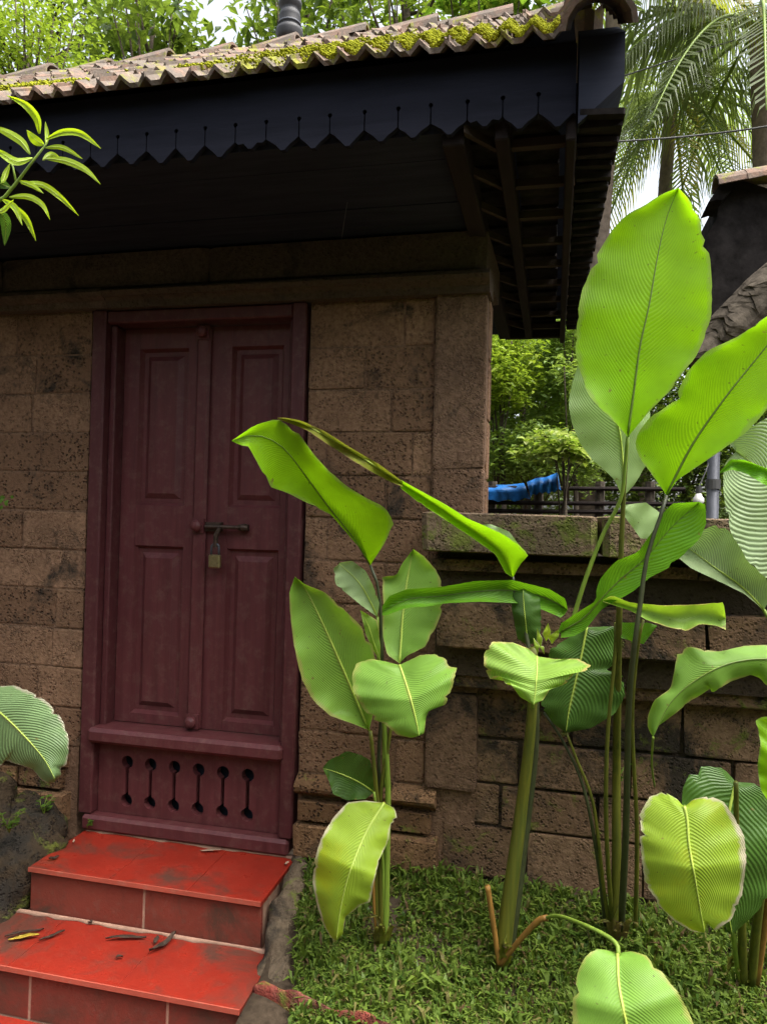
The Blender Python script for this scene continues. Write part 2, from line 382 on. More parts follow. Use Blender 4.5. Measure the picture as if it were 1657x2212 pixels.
# ================================================================== GATEHOUSE
GY = 2.75
gate = thing('gatehouse', (-1.44, GY, -.05), 'small laterite gatehouse with tiled roof, deep carved eaves and double door', 'gatehouse')
def block_meshes(mat, k):
    out = []
    for i in range(k):
        r = random.Random(50 + i); b = MB().box(-.5, .5, -.5, .5, -.5, .5)
        b.v = [(x + r.uniform(-.012, .012), y + r.uniform(-.02, .02), z + r.uniform(-.02, .02)) for x, y, z in b.v]
        out.append(b.mesh('stone_block', mat, bevel=.035))
    return out
BM = {k: block_meshes(M[k], 5) for k in ('stone', 'stone_dirty', 'stone_low', 'cope', 'pil', 'frieze')}
def blocks(parent, x0, x1, zs, length, yf, depth, key, joint=.010, name='stone_block', jit=.006, stagger=True):
    for r, (z0, z1) in enumerate(zip(zs, zs[1:])):
        x = x0 - (length * .5 if (stagger and r % 2) else 0) - rnd.uniform(0, .06)
        while x < x1 - .01:
            L = length * rnd.uniform(.85, 1.2); a, b = max(x, x0), min(x + L, x1)
            if b < x1 and x1 - b < .07: b = x1; L = b - x
            if b - a > .05:
                jy = rnd.uniform(-jit, jit)
                place(name, rnd.choice(BM[key]), parent, ((a + b) / 2, yf + depth / 2 + jy, (z0 + z1) / 2),
                      (0, rnd.uniform(-.004, .004), rnd.uniform(-.006, .006)), (b - a - joint, depth, z1 - z0 - joint))
            x += L
FX0, FX1 = -1.900, -.960                      # door frame outside
# masonry core: two piers and the band over the door, faced with blocks
wall = MB().box(-3.3, FX0 - .02, GY + .005, 3.30, -.3, 2.12).box(FX1 + .012, -.262, GY + .005, 2.93, -.3, 2.12).build('wall', M['mortar'], gate)
zs = [.26 + .1655 * i for i in range(12)]; zs[-1] = 2.095
blocks(wall, -3.3, FX0 - .012, zs, .34, GY, .06, 'stone', .007, jit=.003)
blocks(wall, FX1 + .008, -.452, zs, .36, GY, .06, 'stone', .007, jit=.003)
blocks(wall, -.450, -.255, [.26, .62, 1.02, 1.45, 2.095], .5, GY - .02, .08, 'pil', .005, stagger=False)
side = [.26 + .23 * i for i in range(9)]
for z0, z1 in zip(side, side[1:]):            # gable side of the pier
    place('stone_block', rnd.choice(BM['stone']), wall, (-.285, 2.875, (z0 + z1) / 2), scale=(.06, .11, z1 - z0 - .01))
# moulded base courses
def course(name, parent, x0, x1, prof, mat, seg=.5, smooth=False):
    """prof: closed outline in (Y, Z), run along X and cut into stones"""
    x = x0
    while x < x1 - .02:
        L = min(seg * rnd.uniform(.8, 1.25), x1 - x)
        if x1 - x - L < .15: L = x1 - x
        mb = MB(); k = len(prof); dy, dz = rnd.uniform(-.004, .004), rnd.uniform(-.003, .003)
        vs = [(x + e * L + (-.003 if e else .003), y + dy + rnd.uniform(-.003, .003), z + dz + rnd.uniform(-.003, .003)) for e in (0, 1) for y, z in prof]
        fs = [(i, (i + 1) % k, k + (i + 1) % k, k + i) for i in range(k)] + [tuple(range(k))[::-1], tuple(range(k, 2 * k))]
        mb.add(vs, fs).build(name, mat, parent, smooth); x += L
tor = [(GY + .05, .175)] + [(GY - .005 - .055 * math.sin(math.pi * i / 6), .175 + .082 * i / 6) for i in range(7)] + [(GY + .05, .257)]
for a, b in ((FX1 + .01, -.40), (-3.3, FX0 - .06)):
    course('torus_moulding', wall, a, b, tor, M['stone_low'], .45)
    blocks(wall, a + .01, b - .015, [.085, .170], .30, GY - .035, .10, 'stone_low')
    blocks(wall, a, b + .012, [-.05, .080], .36, GY - .055, .11, 'stone_low')
# frieze and cornice over the door
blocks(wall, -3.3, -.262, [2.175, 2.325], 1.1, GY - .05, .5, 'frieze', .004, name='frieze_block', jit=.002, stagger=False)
corn = [(GY + .1, 2.097), (GY - .038, 2.097), (GY - .042, 2.120), (GY - .05, 2.122), (GY - .060, 2.130), (GY - .075, 2.134), (GY - .085, 2.150), (GY - .070, 2.168), (GY + .1, 2.172)]
course('cornice_moulding', wall, -3.3, -.245, corn, M['frieze'], 1.2)

# ---- door frame
frame = MB().box(FX0, FX0 + .062, GY - .02, GY + .13, .0, 2.094).build('door_frame', M['maroon_frame'], gate, bevel=.006)
MB().box(FX0 + .064, FX0 + .090, GY + .02, GY + .13, .30, 2.038).build('jamb_bead', M['maroon_frame'], frame, bevel=.004)
MB().box(FX1 - .058, FX1, GY - .02, GY + .13, .0, 2.094).build('jamb', M['maroon_frame'], frame, bevel=.006)
MB().box(FX1 - .080, FX1 - .060, GY + .02, GY + .13, .30, 2.038).build('jamb_bead', M['maroon_frame'], frame, bevel=.004)
MB().box(FX0 + .063, FX1 - .059, GY - .01, GY + .13, 2.040, 2.093).build('head', M['maroon_frame'], frame, bevel=.006)
MB().box(FX0 + .02, FX1 - .012, GY - .030, GY + .13, -.065, -.002).build('sill', M['maroon'], frame, bevel=.012)
MB().box(FX0 + .045, FX1 - .045, GY - .045, GY + .12, .300, .362).build('transom_rail', M['maroon'], frame, bevel=.014)
# ---- pierced lower panel
X0, X1 = FX0 + .066, FX1 - .062
holes = []
for k in range(6):
    hx = -1.702 + (.536) * k / 5; r = .0265; sw = .0075; c0, c1 = .058, .216
    a0 = math.asin(sw / r); loop = []
    for i in range(15):
        a = -math.pi / 2 + a0 + (2 * math.pi - 2 * a0) * i / 14; loop.append((hx + r * math.cos(a), c1 + r * math.sin(a)))
    for i in range(15):
        a = math.pi / 2 + a0 + (2 * math.pi - 2 * a0) * i / 14; loop.append((hx + r * math.cos(a), c0 + r * math.sin(a)))
    holes.append(loop)
extrude2d([(X0, .0), (X1, .0), (X1, .298), (X0, .298)], holes, GY + .022, GY + .056).build('pierced_panel', M['maroon'], gate)
MB().box(X0 - .002, X1 + .002, GY + .085, GY + .105, -.001, .297).build('void_board', M['darkwood'], gate)  # dark board added to stand for the dark void behind the holes
# ---- two leaves
LY = GY + .08
def leaf_door(x0, x1, pan):
    st = .075
    mb = MB()
    zr = [.366, .405, 1.115, 1.285, 1.950, 2.036]
    px0, px1 = pan
    mb.box(x0, px0, LY, LY + .04, .366, 2.036).box(px1, x1, LY, LY + .04, .366, 2.036)
    for a, b in ((0, 1), (2, 3), (4, 5)): mb.box(px0 + .0005, px1 - .0005, LY + .001, LY + .039, zr[a], zr[b])
    lf = mb.build('door_leaf', M['maroon'], gate)
    MB().box(x0 + .002, x1 - .002, LY + .0405, LY + .050, .368, 2.034).build('back_board', M['darkwood'], lf)
    for z0, z1 in ((zr[1], zr[2]), (zr[3], zr[4])):
        p = MB(); steps = [(0, .001), (.012, .022), (.030, .022), (.052, .006)]
        vs = []
        for d, y in steps:
            vs += [(px0 + d, LY + y, z0 + d), (px1 - d, LY + y, z0 + d), (px1 - d, LY + y, z1 - d), (px0 + d, LY + y, z1 - d)]
        fs = [(4 * i + k, 4 * i + (k + 1) % 4, 4 * i + 4 + (k + 1) % 4, 4 * i + 4 + k) for i in range(3) for k in range(4)] + [(12, 13, 14, 15)]
        p.add(vs, fs).build('panel', M['maroon'], lf)
    return lf
lfl = leaf_door(X0 + .028, -1.432, (-1.735, -1.508))
lfr = leaf_door(-1.428, X1 - .022, (-1.312, -1.085))
a = MB().box(-1.460, -1.400, LY - .026, LY - .001, .37, 2.032).build('astragal', M['maroon'], lfl, bevel=.010)
for z in (.40, 1.205, 2.005):
    k = MB().box(-1.458, -1.402, LY - .032, LY - .002, z - .030, z + .030)
    k.lathe([(.022, -.032), (.025, -.042), (.022, -.054), (.012, -.062), (.001, -.064)], (-1.430, LY, z), 'Y', 12)
    k.build('knob', M['maroon'], lfl, smooth=False)
# ---- latch and padlock
lt = MB().tube([(-1.395, LY - .03, 1.203), (-1.30, LY - .032, 1.203), (-1.235, LY - .03, 1.203)], [.009, .008, .008], 8)
lt.lathe([(.010, -.018), (.016, -.008), (.016, .008), (.010, .018)], (-1.225, LY - .03, 1.203), 'X', 10)
lt.box(-1.40, -1.33, LY - .022, LY - .001, 1.185, 1.222).box(-1.255, -1.215, LY - .022, LY - .001, 1.190, 1.216)
latch = lt.build('slide_bolt', M['iron'], gate)
hs_ = MB().tube([(-1.325, LY - .04, 1.20), (-1.342, LY - .042, 1.165), (-1.342, LY - .04, 1.12)], [.009, .011, .010], 8)
hs_.build('hasp', M['iron'], gate)
pl = thing('padlock', (-1.342, LY - .045, 1.035), 'small brass padlock hanging from the iron hasp of the maroon door', 'padlock')
MB().box(-1.367, -1.317, LY - .056, LY - .032, 1.035, 1.090).build('body', M['brass'], pl, bevel=.005)
MB().tube([(x_ + .030, LY - .044, z_) for x_, z_ in ((-1.389, 1.086), (-1.388, 1.125), (-1.372, 1.142), (-1.356, 1.125), (-1.355, 1.086))], .0045, 6).build('shackle', M['steel'], pl, True)

# ---- soffit and roof timbers
SZ = 2.332
roof = thing('roof', (-1.4, 3.1, 2.33), None, None); roof.parent = gate; roof.location = Vector((-1.4, 3.1, 2.33)) - org(gate)
y = 2.03
while y < 4.2:
    wd = .150; MB().box(-3.3, -.325, y, y + wd - .004, SZ + rnd.uniform(-.001, .002), SZ + .02).build('soffit_board', M['darkwood'], roof); y += wd
MB().box(-.330, -.268, 2.035, 4.25, SZ - .035, SZ + .045).build('edge_beam', M['darkwood2'], roof, bevel=.004)
MB().box(-.185, -.145, 2.035, 4.28, SZ - .030, SZ + .055).build('joist', M['darkwood2'], roof, bevel=.004)
MB().box(.006, .034, 2.02, 4.30, SZ - .055, SZ + .10).build('barge_board', M['darkwood2'], roof, bevel=.004)
MB().box(-.30, .03, 4.25, 4.29, SZ - .03, SZ + .06).build('rear_beam', M['darkwood2'], roof, bevel=.004)
y = 2.12
while y < 4.2:
    MB().add(*(lambda a: (a.v, a.f))(MB().box(-.144, .005, y, y + .026, SZ - .012, SZ + .012))).build('batten', M['batten'], roof)
    m2 = MB().box(-.267, -.186, y, y + .026, SZ - .012, SZ + .012)
    m2.v = [(p[0], p[1] + (-.186 - p[0]) * -1.35, p[2]) for p in m2.v]; m2.build('batten', M['batten'], roof)
    y += .25
# tiles lying on the overhang, seen from below
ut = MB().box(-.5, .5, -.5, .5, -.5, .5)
UT = ut.mesh('roof_tile', M['darkclay'], bevel=.04)
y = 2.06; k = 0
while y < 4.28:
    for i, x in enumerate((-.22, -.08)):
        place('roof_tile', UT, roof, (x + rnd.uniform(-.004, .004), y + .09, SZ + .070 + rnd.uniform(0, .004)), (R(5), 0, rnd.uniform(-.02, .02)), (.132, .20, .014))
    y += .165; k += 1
# stepped verge tiles beyond the barge board
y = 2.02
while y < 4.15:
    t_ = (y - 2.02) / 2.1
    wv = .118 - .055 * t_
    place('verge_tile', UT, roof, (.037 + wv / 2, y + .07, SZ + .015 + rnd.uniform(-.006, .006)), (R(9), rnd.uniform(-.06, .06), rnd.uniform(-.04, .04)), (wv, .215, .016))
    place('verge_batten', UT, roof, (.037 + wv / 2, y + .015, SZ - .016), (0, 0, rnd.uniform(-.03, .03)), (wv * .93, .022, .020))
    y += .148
# ---- carved eave board
def fascia_outline():
    x0, x1, top = -3.3, .030, 2.524; per = .0965; pts = [(x0, top)]
    n = int((x1 - x0) / per); xs = x1 - n * per
    low = []
    low.append((x0, 2.335))
    for i in range(n):
        c = xs + per * (i + .5) + rnd.uniform(-.003, .003); jz = rnd.uniform(-.004, .004) + (.014 if rnd.random() < .12 else 0)
        low += [(c - per * .40, 2.338), (c - per * .22, 2.324 + jz), (c - per * .06, 2.308 + jz), (c + per * .06, 2.308 + jz), (c + per * .22, 2.324 + jz), (c + per * .40, 2.338)]
        if i < n - 1:
            s = c + per * .5; rr = .0065
            low += [(s - .002, 2.345), (s - .002, 2.388)]
            for q in range(9):
                a = -math.pi / 2 - .4 - (2 * math.pi - .8) * q / 8; low.append((s + rr * math.cos(a), 2.397 + rr * math.sin(a)))
            low += [(s + .002, 2.388), (s + .002, 2.345)]
    low.append((x1, 2.335))
    return [(x1, top), (x0, top)] + low
fb = extrude2d(fascia_outline(), [], 2.000, 2.018).build('eave_board', M['fascia'], roof)
MB().box(-3.3, .03, 2.019, 2.06, 2.36, 2.47).build('eave_rail', M['darkwood'], roof)
# front end of the barge, a dark boxed corner under the verge
MB().add([(.036, 1.985, 2.30), (.150, 1.985, 2.40), (.036, 2.30, 2.40), (.150, 2.30, 2.46),
          (.036, 1.985, 2.52), (.150, 1.985, 2.53), (.036, 2.30, 2.75), (.150, 2.30, 2.75)],
         [(0, 2, 3, 1), (4, 5, 7, 6), (0, 1, 5, 4), (2, 6, 7, 3), (0, 4, 6, 2), (1, 3, 7, 5)]).build('corner_board', M['darkwood'], roof)

# ---- clay tiles on both slopes
EY, EZ, RY, RZ = 1.945, 2.498, 3.10, 3.345
SL = math.atan2(RZ - EZ, RY - EY); SLEN = math.hypot(RZ - EZ, RY - EY)
def tile_mesh(name, wid, leng, mat, seed):
    r = random.Random(seed); mb = MB(); ns, nl = 12, 3
    top = lambda u: .0135 * (math.cos(u * 4 * math.pi) * .9) + .004 * math.cos(u * 8 * math.pi)
    for th in (0, -.013):
        for j in range(nl + 1):
            for i in range(ns + 1):
                u = i / ns; jj = 0 if j else r.uniform(-.004, .004)
                mb.v.append(((u - .5) * wid, jj + leng * j / nl, top(u) + th + (.007 * (1 - j / nl))))
    k = (ns + 1) * (nl + 1)
    for j in range(nl):
        for i in range(ns):
            a = j * (ns + 1) + i; mb.f.append((a, a + 1, a + ns + 2, a + ns + 1)); mb.f.append((k + a, k + a + ns + 1, k + a + ns + 2, k + a + 1))
    for i in range(ns):
        mb.f.append((i, k + i, k + i + 1, i + 1)); b = nl * (ns + 1) + i; mb.f.append((b, b + 1, k + b + 1, k + b))
    for j in range(nl):
        a = j * (ns + 1); mb.f.append((a, a + ns + 1, k + a + ns + 1, k + a)); b = a + ns; mb.f.append((b, k + b, k + b + ns + 1, b + ns + 1))
    return mb.mesh(name, mat, smooth=False)
TW, TL, ROWS = .148, .265, 6
TM = [tile_mesh('roof_tile', TW + .012, TL + .05, M['tile'], s) for s in range(4)]
up = Vector((0, math.cos(SL), math.sin(SL))); nrm = Vector((0, -math.sin(SL), math.cos(SL)))
for r_ in range(ROWS):
    s = (SLEN - .06) * r_ / ROWS; x = -.010 - TW / 2
    while x > -3.3:
        p = Vector((x, EY, EZ)) + up * (s + rnd.uniform(-.012, .012)) + nrm * (.020 + rnd.uniform(-.003, .006))
        place('roof_tile', rnd.choice(TM), roof, p, (SL - R(2.5) + rnd.uniform(-.02, .02), rnd.uniform(-.03, .03), rnd.uniform(-.03, .03)))
        x -= TW
# under-tile boards of the two slopes and the rear tile field (out of sight, one piece)
MB().add([(-3.3, 2.022, EZ + .022), (.03, 2.022, EZ + .022), (.03, RY, RZ - .03), (-3.3, RY, RZ - .03), (.03, 4.35, 2.43), (-3.3, 4.35, 2.43)], [(0, 1, 2, 3), (3, 2, 4, 5)]).build('roof_decking', M['darkwood'], roof)
mb = MB()
for i in range(0, 181):
    x = -3.3 + 3.45 * i / 180; c = .016 * math.cos(i * math.pi / 2)
    mb.v += [(x, RY, RZ + .02 + c), (x, 4.38, 2.455 + c)]
for i in range(180): mb.f.append((2 * i, 2 * i + 1, 2 * i + 3, 2 * i + 2))
tag(mb.build('rear_tiles', M['tile'], roof), kind='stuff')
# ridge tiles
def halfpipe(r0, r1, L, th=.012, n=9, sweep=math.pi):
    mb = MB()
    for j, (r, yy) in enumerate(((r0, 0), (r1, L))):
        for rr in (r, r - th):
            for i in range(n):
                a = (math.pi - sweep) / 2 + sweep * i / (n - 1); mb.v.append((yy, rr * math.cos(a), rr * math.sin(a) * .85))
    for i in range(n - 1):
        mb.f += [(i, i + 1, 2 * n + i + 1, 2 * n + i), (n + i, 3 * n + i, 3 * n + i + 1, n + i + 1), (i, n + i, n + i + 1, i + 1), (2 * n + i, 2 * n + i + 1, 3 * n + i + 1, 3 * n + i)]
    return mb
RM = [halfpipe(.105, .085, .40).mesh('ridge_tile', M['tile']), halfpipe(.098, .082, .37).mesh('ridge_tile', M['tile'])]
x = .10; k = 0
while x > -3.3:
    place('ridge_tile', RM[k % 2], roof, (x, RY, RZ - .035 + rnd.uniform(-.006, .010)), (rnd.uniform(-.1, .1), R(5) + rnd.uniform(-.03, .03), math.pi + rnd.uniform(-.05, .05)))
    x -= .31; k += 1
# verge cover tiles running up the slope at the right end
VM = halfpipe(.098, .082, .36, .014).mesh('verge_cover_tile', M['tile'])
s = -.09
while s < SLEN - .05:
    p = Vector((.078, EY, EZ + .012)) + up * s + nrm * .016
    place('verge_cover_tile', VM, roof, p, Euler((0, -SL + R(3), R(90))), (1, .95, 1.0)); s += .28
# moss cushions on the eave courses
iv = [Vector(v) for v in ((1, 0, 0), (0, 1, 0), (-1, 0, 0), (0, -1, 0), (0, 0, 1), (0, 0, -1))]; jf = [(0, 1, 4), (1, 2, 4), (2, 3, 4), (3, 0, 4), (1, 0, 5), (2, 1, 5), (3, 2, 5), (0, 3, 5)]
mb = MB(); mr = random.Random(3)
for i in range(26000):
    x = mr.uniform(-1.0, -.02); dens = min(1, (x + 1.05) * 1.6)
    s = max(.035, mr.gauss(.165, .075)); s = min(s, .42)
    if mr.random() > dens * (.55 + 1.1 * mnoise.noise(Vector((x * 7, s * 11, 2)))): continue
    c = Vector((x, EY, EZ)) + up * s + nrm * (.030 + .012 * math.cos((x + .01) / TW * 4 * math.pi) + mr.uniform(-.004, .010))
    q = mr.uniform(.0025, .006)
    mb.add([c + Vector((v.x * q * mr.uniform(.8, 1.3), v.y * q, v.z * q * .8)) for v in iv], jf)
for i in range(6000):
    x = mr.uniform(-3.2, -1.0); s = max(.06, mr.gauss(.19, .09))
    if math.sin(x * 6.1) + math.sin(x * 13 + s * 20) < .2: continue
    c = Vector((x, EY, EZ)) + up * s + nrm * (.034 + mr.uniform(-.004, .008)); q = mr.uniform(.003, .007)
    mb.add([c + Vector((v.x * q * 1.2, v.y * q, v.z * q * .8)) for v in iv], jf)
tag(mb.build('moss', M['moss'], roof, smooth=True), kind='stuff')
# finial
fn = thing('roof_finial', (-1.205, RY, 3.40), 'dark ringed clay finial standing on the ridge of the tiled roof', 'finial')
MB().lathe([(.052, -.02), (.056, .0), (.062, .015), (.060, .03), (.046, .042), (.050, .050), (.050, .058), (.042, .068), (.050, .085), (.046, .105), (.036, .118), (.040, .128), (.052, .140), (.052, .158), (.030, .166)], (-1.205, RY, 3.40), 'Z', 18).build('body', M['finial'], fn, True)
MB().lathe([(.0515, .0), (.0535, .004), (.0515, .009)], (-1.205, RY, 3.449), 'Z', 18).build('band', M['steel'], fn, True)
# hanging string under the soffit
pts = [P(760, 352, 2.30), P(757, 400, 2.36), P(748, 450, 2.45), P(738, 515, 2.60)]
pts[0].z = SZ
mb = MB().tube(smooth_line(pts, 12), .0014, 5)
solo('cobweb_string', mb, M['steel'], 'thin pale thread hanging slack from the dark soffit to the frieze', 'thread')

# ================================================================== COMPOUND WALL
cw = thing('compound_wall', (.5, GY, -.05), 'weathered mossy laterite garden wall with stepped coping behind the plants', 'wall')
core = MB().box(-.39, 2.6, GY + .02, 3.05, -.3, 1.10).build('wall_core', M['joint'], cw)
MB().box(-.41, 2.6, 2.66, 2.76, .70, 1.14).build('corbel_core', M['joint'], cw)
blocks(cw, -.385, 2.6, [-.06, .135, .29, .455, .645], .36, GY, .06, 'stone_dirty', .012, jit=.010)
blocks(cw, -.40, 2.6, [.650, .785], .7, 2.685, .08, 'stone_dirty', .006)
blocks(cw, -.405, 2.6, [.805, .972], .8, 2.585, .14, 'stone_dirty', .006)
blocks(cw, -.42, 2.6, [1.075, 1.120], .9, 2.605, .14, 'stone_dirty', .004)
blocks(cw, -.448, 2.6, [1.142, 1.285], .62, 2.50, .56, 'cope', .006, name='coping_stone')

# ================================================================== STEPS
st = thing('entrance_steps', (-1.42, 2.4, -.50), 'red tiled steps with worn treads leading up to the maroon door', 'steps')
sy = [(2.745, 2.405, -.070, -1.865, -.945), (2.402, 2.105, -.235, -1.99, -.885), (2.102, 1.80, -.400, -2.3, -.80)]
for i, (yb, yf, z, x0, x1) in enumerate(sy):
    MB().box(x0 + .01, x1 - .01, yf + .0015, 2.80 - i * .004, -.60 - i * .004, z - .018).build('step_core', M['grout'], st)
    cuts = {0: [x0, x0 + .335, x0 + .64, x1], 1: [x0, -1.70, -1.30, x1], 2: [x0, -1.9, -1.5, -1.1, x1]}[i]
    for a, b in zip(cuts, cuts[1:]):
        MB().box(a + .0006, b - .0006, yf - .012, yb - .002, z - .016, z + rnd.uniform(-.0008, .0008)).build('tread_tile', M['red'], st, bevel=.0018)
    MB().box(x0 + .002, x1 - .002, yf - .0145, yf - .0100, z - .0145, z + .0012).build('nosing', M['nosing'], st)
    if i < 2:
        fl = MB(); nseg = 26
        for k in range(nseg + 1):
            xx = x0 + .01 + (x1 - x0 - .02) * k / nseg; wv_ = rnd.uniform(.006, .022)
            fl.v += [(xx, yb - .004, z + .006), (xx, yb - .006 - wv_, z + .0006), (xx, yb - .004, z - .002)]
        for k in range(nseg): fl.f += [(3 * k, 3 * k + 1, 3 * k + 4, 3 * k + 3), (3 * k + 1, 3 * k + 2, 3 * k + 5, 3 * k + 4)]
        fl.build('mortar_fillet', M['grout'], st, True)
    rc = {0: [x0, -1.395, x1], 1: [x0, -1.62, -1.13, x1], 2: [x0, -1.7, -1.2, x1]}[i]
    for a, b in zip(rc, rc[1:]):
        MB().box(a + .004, b - .004, yf, yf + .018, z - .165, z - .0175).build('riser_tile', M['riser'] if i == 0 else M['riser_dirty'], st, bevel=.002)

# banks beside the steps
def lump(name, spine, h, mat, label, cat, seed, amp=.05):
    """rough mass lofted along (x, y, z, half width) stations, broken up by noise"""
    L, k = 44, 30; S = smooth_line(spine, L); mb = MB()
    for j, (x, y, z, hw) in enumerate(S):
        e = min(1, .55 + 2.2 * min(j, L - 1 - j) / L)
        for i in range(k):
            a = 2 * math.pi * i / k; p = Vector((x + hw * math.cos(a) * e, y, z + h * math.sin(a) * e))
            q = mnoise.fractal(p * 9 + Vector((seed, 0, 0)), 1.0, 2.0, 5) * amp + abs(mnoise.noise(p * 26)) * amp * .35
            mb.v.append(p + Vector((math.cos(a), mnoise.noise(p * 15) * .6, math.sin(a))) * q)
    for j in range(L - 1):
        for i in range(k): mb.f.append((j * k + i, j * k + (i + 1) % k, (j + 1) * k + (i + 1) % k, (j + 1) * k + i))
    mb.f += [tuple(range(k))[::-1], tuple((L - 1) * k + i for i in range(k))]
    return solo(name, mb, mat, label, cat, smooth=True)
lump('cement_bank', [(-.915, 2.74, -.09, .035), (-.90, 2.6, -.13, .045), (-.88, 2.45, -.18, .05), (-.86, 2.32, -.25, .06), (-.83, 2.18, -.32, .07), (-.80, 2.05, -.39, .07), (-.78, 1.9, -.46, .07)], .065, M['earthy'], 'rough sloping cement edge between the red steps and the grass', 'kerb', 4)
lump('red_kerb', [(*(lambda q_: (q_.x, q_.y, q_.z - .02))(PB(*c_)), .06) for c_ in ((572, 2135), (640, 2165), (720, 2192), (820, 2225), (950, 2275))], .045, M['redkerb'], 'low worn red cement kerb at the foot of the grass', 'kerb', 8, amp=.018)
lump('mossy_bank', [(-2.10, 2.76, -.02, .20), (-2.08, 2.62, -.06, .22), (-2.09, 2.5, -.12, .235), (-2.12, 2.38, -.2, .23), (-2.16, 2.24, -.28, .22), (-2.25, 2.1, -.34, .2), (-2.4, 1.95, -.42, .2)], .15, M['rock'], 'dark mossy earth bank piled against the left of the red steps', 'bank', 12)
lump('boulder', [(-2.32, 2.70, .04, .12), (-2.28, 2.62, .05, .17), (-2.28, 2.52, .03, .18), (-2.30, 2.42, -.02, .13)], .10, M['rock'], 'dark rounded stone under the drooping grey-green leaf', 'rock', 15)

# ================================================================== LARGE-LEAVED PLANTS
def big_leaf(parent, mat, mid, left, right, Ys, cup=0.0, ruffle=.006, rib='rib', ribr=.0045, n=34, m=5, seed=0, label=None, name='leaf', fold=0.0):
    """mid / left / right: outlines base -> tip in photo pixels; Ys: distance at base, middle, tip; cup: how far the edges bend towards the viewer"""
    mid_ = smooth_line(mid, n); lf = resample(left, n); rt = resample(right, n); r = random.Random(seed)
    ph = [r.uniform(0, 6.28) for _ in range(4)]
    nib = [[max(0, r.gauss(0, .012)) + (r.uniform(.03, .10) if r.random() < .05 else 0) for _ in range(n)] for _ in (0, 1)]
    yc = np.interp(np.linspace(0, 1, n), np.linspace(0, 1, len(Ys)), Ys)
    vs = []; uvs = []; W = 2 * m + 1
    for i in range(n):
        s = i / (n - 1)
        for j in range(-m, m + 1):
            t = j / m; e = lf[i] if t < 0 else rt[i]; a = abs(t)
            if a == 1 and 2 < i < n - 2: e = e + (mid_[i] - e) * nib[0 if t < 0 else 1][i]
            px = mid_[i] * (1 - a) + e * a
            Y = yc[i] - cup * a * a - (fold * t) + ruffle * a * a * (math.sin(s * 17 + ph[0] + (2 if t < 0 else 0)) + .6 * math.sin(s * 41 + ph[1])) + .004 * math.sin(3.1 * s + ph[2]) * a
            vs.append(P(px[0], px[1], Y)); uvs.append((t, s))
    fs = [(i * W + j, i * W + j + 1, (i + 1) * W + j + 1, (i + 1) * W + j) for i in range(n - 1) for j in range(W - 1)]
    o = MB().add(vs, fs, uvs).build(name, M[mat], parent, smooth=True)
    if label: o['label'] = label
    if rib:
        pts = [P(mid_[i][0], mid_[i][1], yc[i] - .0012) for i in range(n)]
        MB().tube(pts[::2] + [pts[-1]], [ribr * (1 - .8 * k / (n // 2)) for k in range(n // 2)] + [ribr * .15], 6).build('midrib', M[rib], o, smooth=True)
    return o
def stalk(parent, pts, Ys, r0, r1, mat, name='petiole', n=22):
    sm = smooth_line(pts, n); yy = np.interp(np.linspace(0, 1, n), np.linspace(0, 1, len(Ys)), Ys)
    MB().tube([P(a[0], a[1], y) for a, y in zip(sm, yy)], [r0 + (r1 - r0) * i / (n - 1) for i in range(n)], 9).build(name, M[mat], parent, smooth=True)

def at_bed(px): p = PB(*px); return (p.x, p.y, bed_z(p.x, p.y) - .02)
# ---- plant beside the door
pa = thing('leafy_plant', at_bed((825, 2040)), 'broad-leaved plant beside the door with one long leaf leaning over it', 'plant')
ya = PB(825, 2040).y
big_leaf(pa, 'bright', [(800, 1221), (765, 1165), (712, 1098), (662, 1030), (610, 965), (555, 940), (500, 952)],
    [(800, 1221), (785, 1193), (750, 1153), (715, 1112), (665, 1087), (625, 1067), (585, 1052), (560, 1007), (537, 964), (520, 962), (500, 952)],
    [(800, 1221), (832, 1172), (851, 1130), (836, 1098), (790, 1075), (752, 1052), (712, 1018), (680, 984), (645, 935), (600, 903), (550, 918), (500, 952)],
    [2.33, 2.16, 1.95, 1.80], cup=.02, rib='rib_dark', ribr=.003, seed=1)
big_leaf(pa, 'mid', [(797, 1578), (770, 1513), (740, 1443), (700, 1353), (660, 1272), (637, 1246)],
    [(797, 1578), (765, 1565), (715, 1548), (675, 1513), (650, 1463), (635, 1393), (627, 1328), (625, 1278), (637, 1246)],
    [(797, 1578), (806, 1545), (815, 1440), (805, 1393), (780, 1353), (740, 1313), (700, 1278), (660, 1263), (637, 1246)],
    [2.33, 2.26, 2.22], cup=.03, seed=2)
big_leaf(pa, 'mid', [(863, 1437), (873, 1465), (888, 1513), (900, 1560), (905, 1590)],
    [(863, 1437), (828, 1428), (800, 1423), (770, 1433), (760, 1458), (762, 1493), (780, 1528), (810, 1558), (828, 1562), (858, 1588), (888, 1595), (905, 1590)],
    [(863, 1437), (908, 1415), (938, 1413), (963, 1423), (971, 1440), (988, 1443), (978, 1483), (963, 1523), (928, 1533), (921, 1548), (916, 1585), (905, 1590)],
    [2.20, 2.12, 2.10], cup=-.03, seed=3, n=54, ribr=.004)
big_leaf(pa, 'mid', [(863, 1433), (866, 1390), (870, 1330), (880, 1250), (893, 1186)],
    [(863, 1433), (836, 1415), (826, 1370), (828, 1300), (825, 1246), (856, 1243), (868, 1218), (893, 1186)],
    [(863, 1433), (878, 1418), (918, 1398), (943, 1353), (958, 1313), (958, 1268), (948, 1238), (918, 1203), (893, 1186)],
    [2.34, 2.40, 2.44], cup=.02, seed=4)
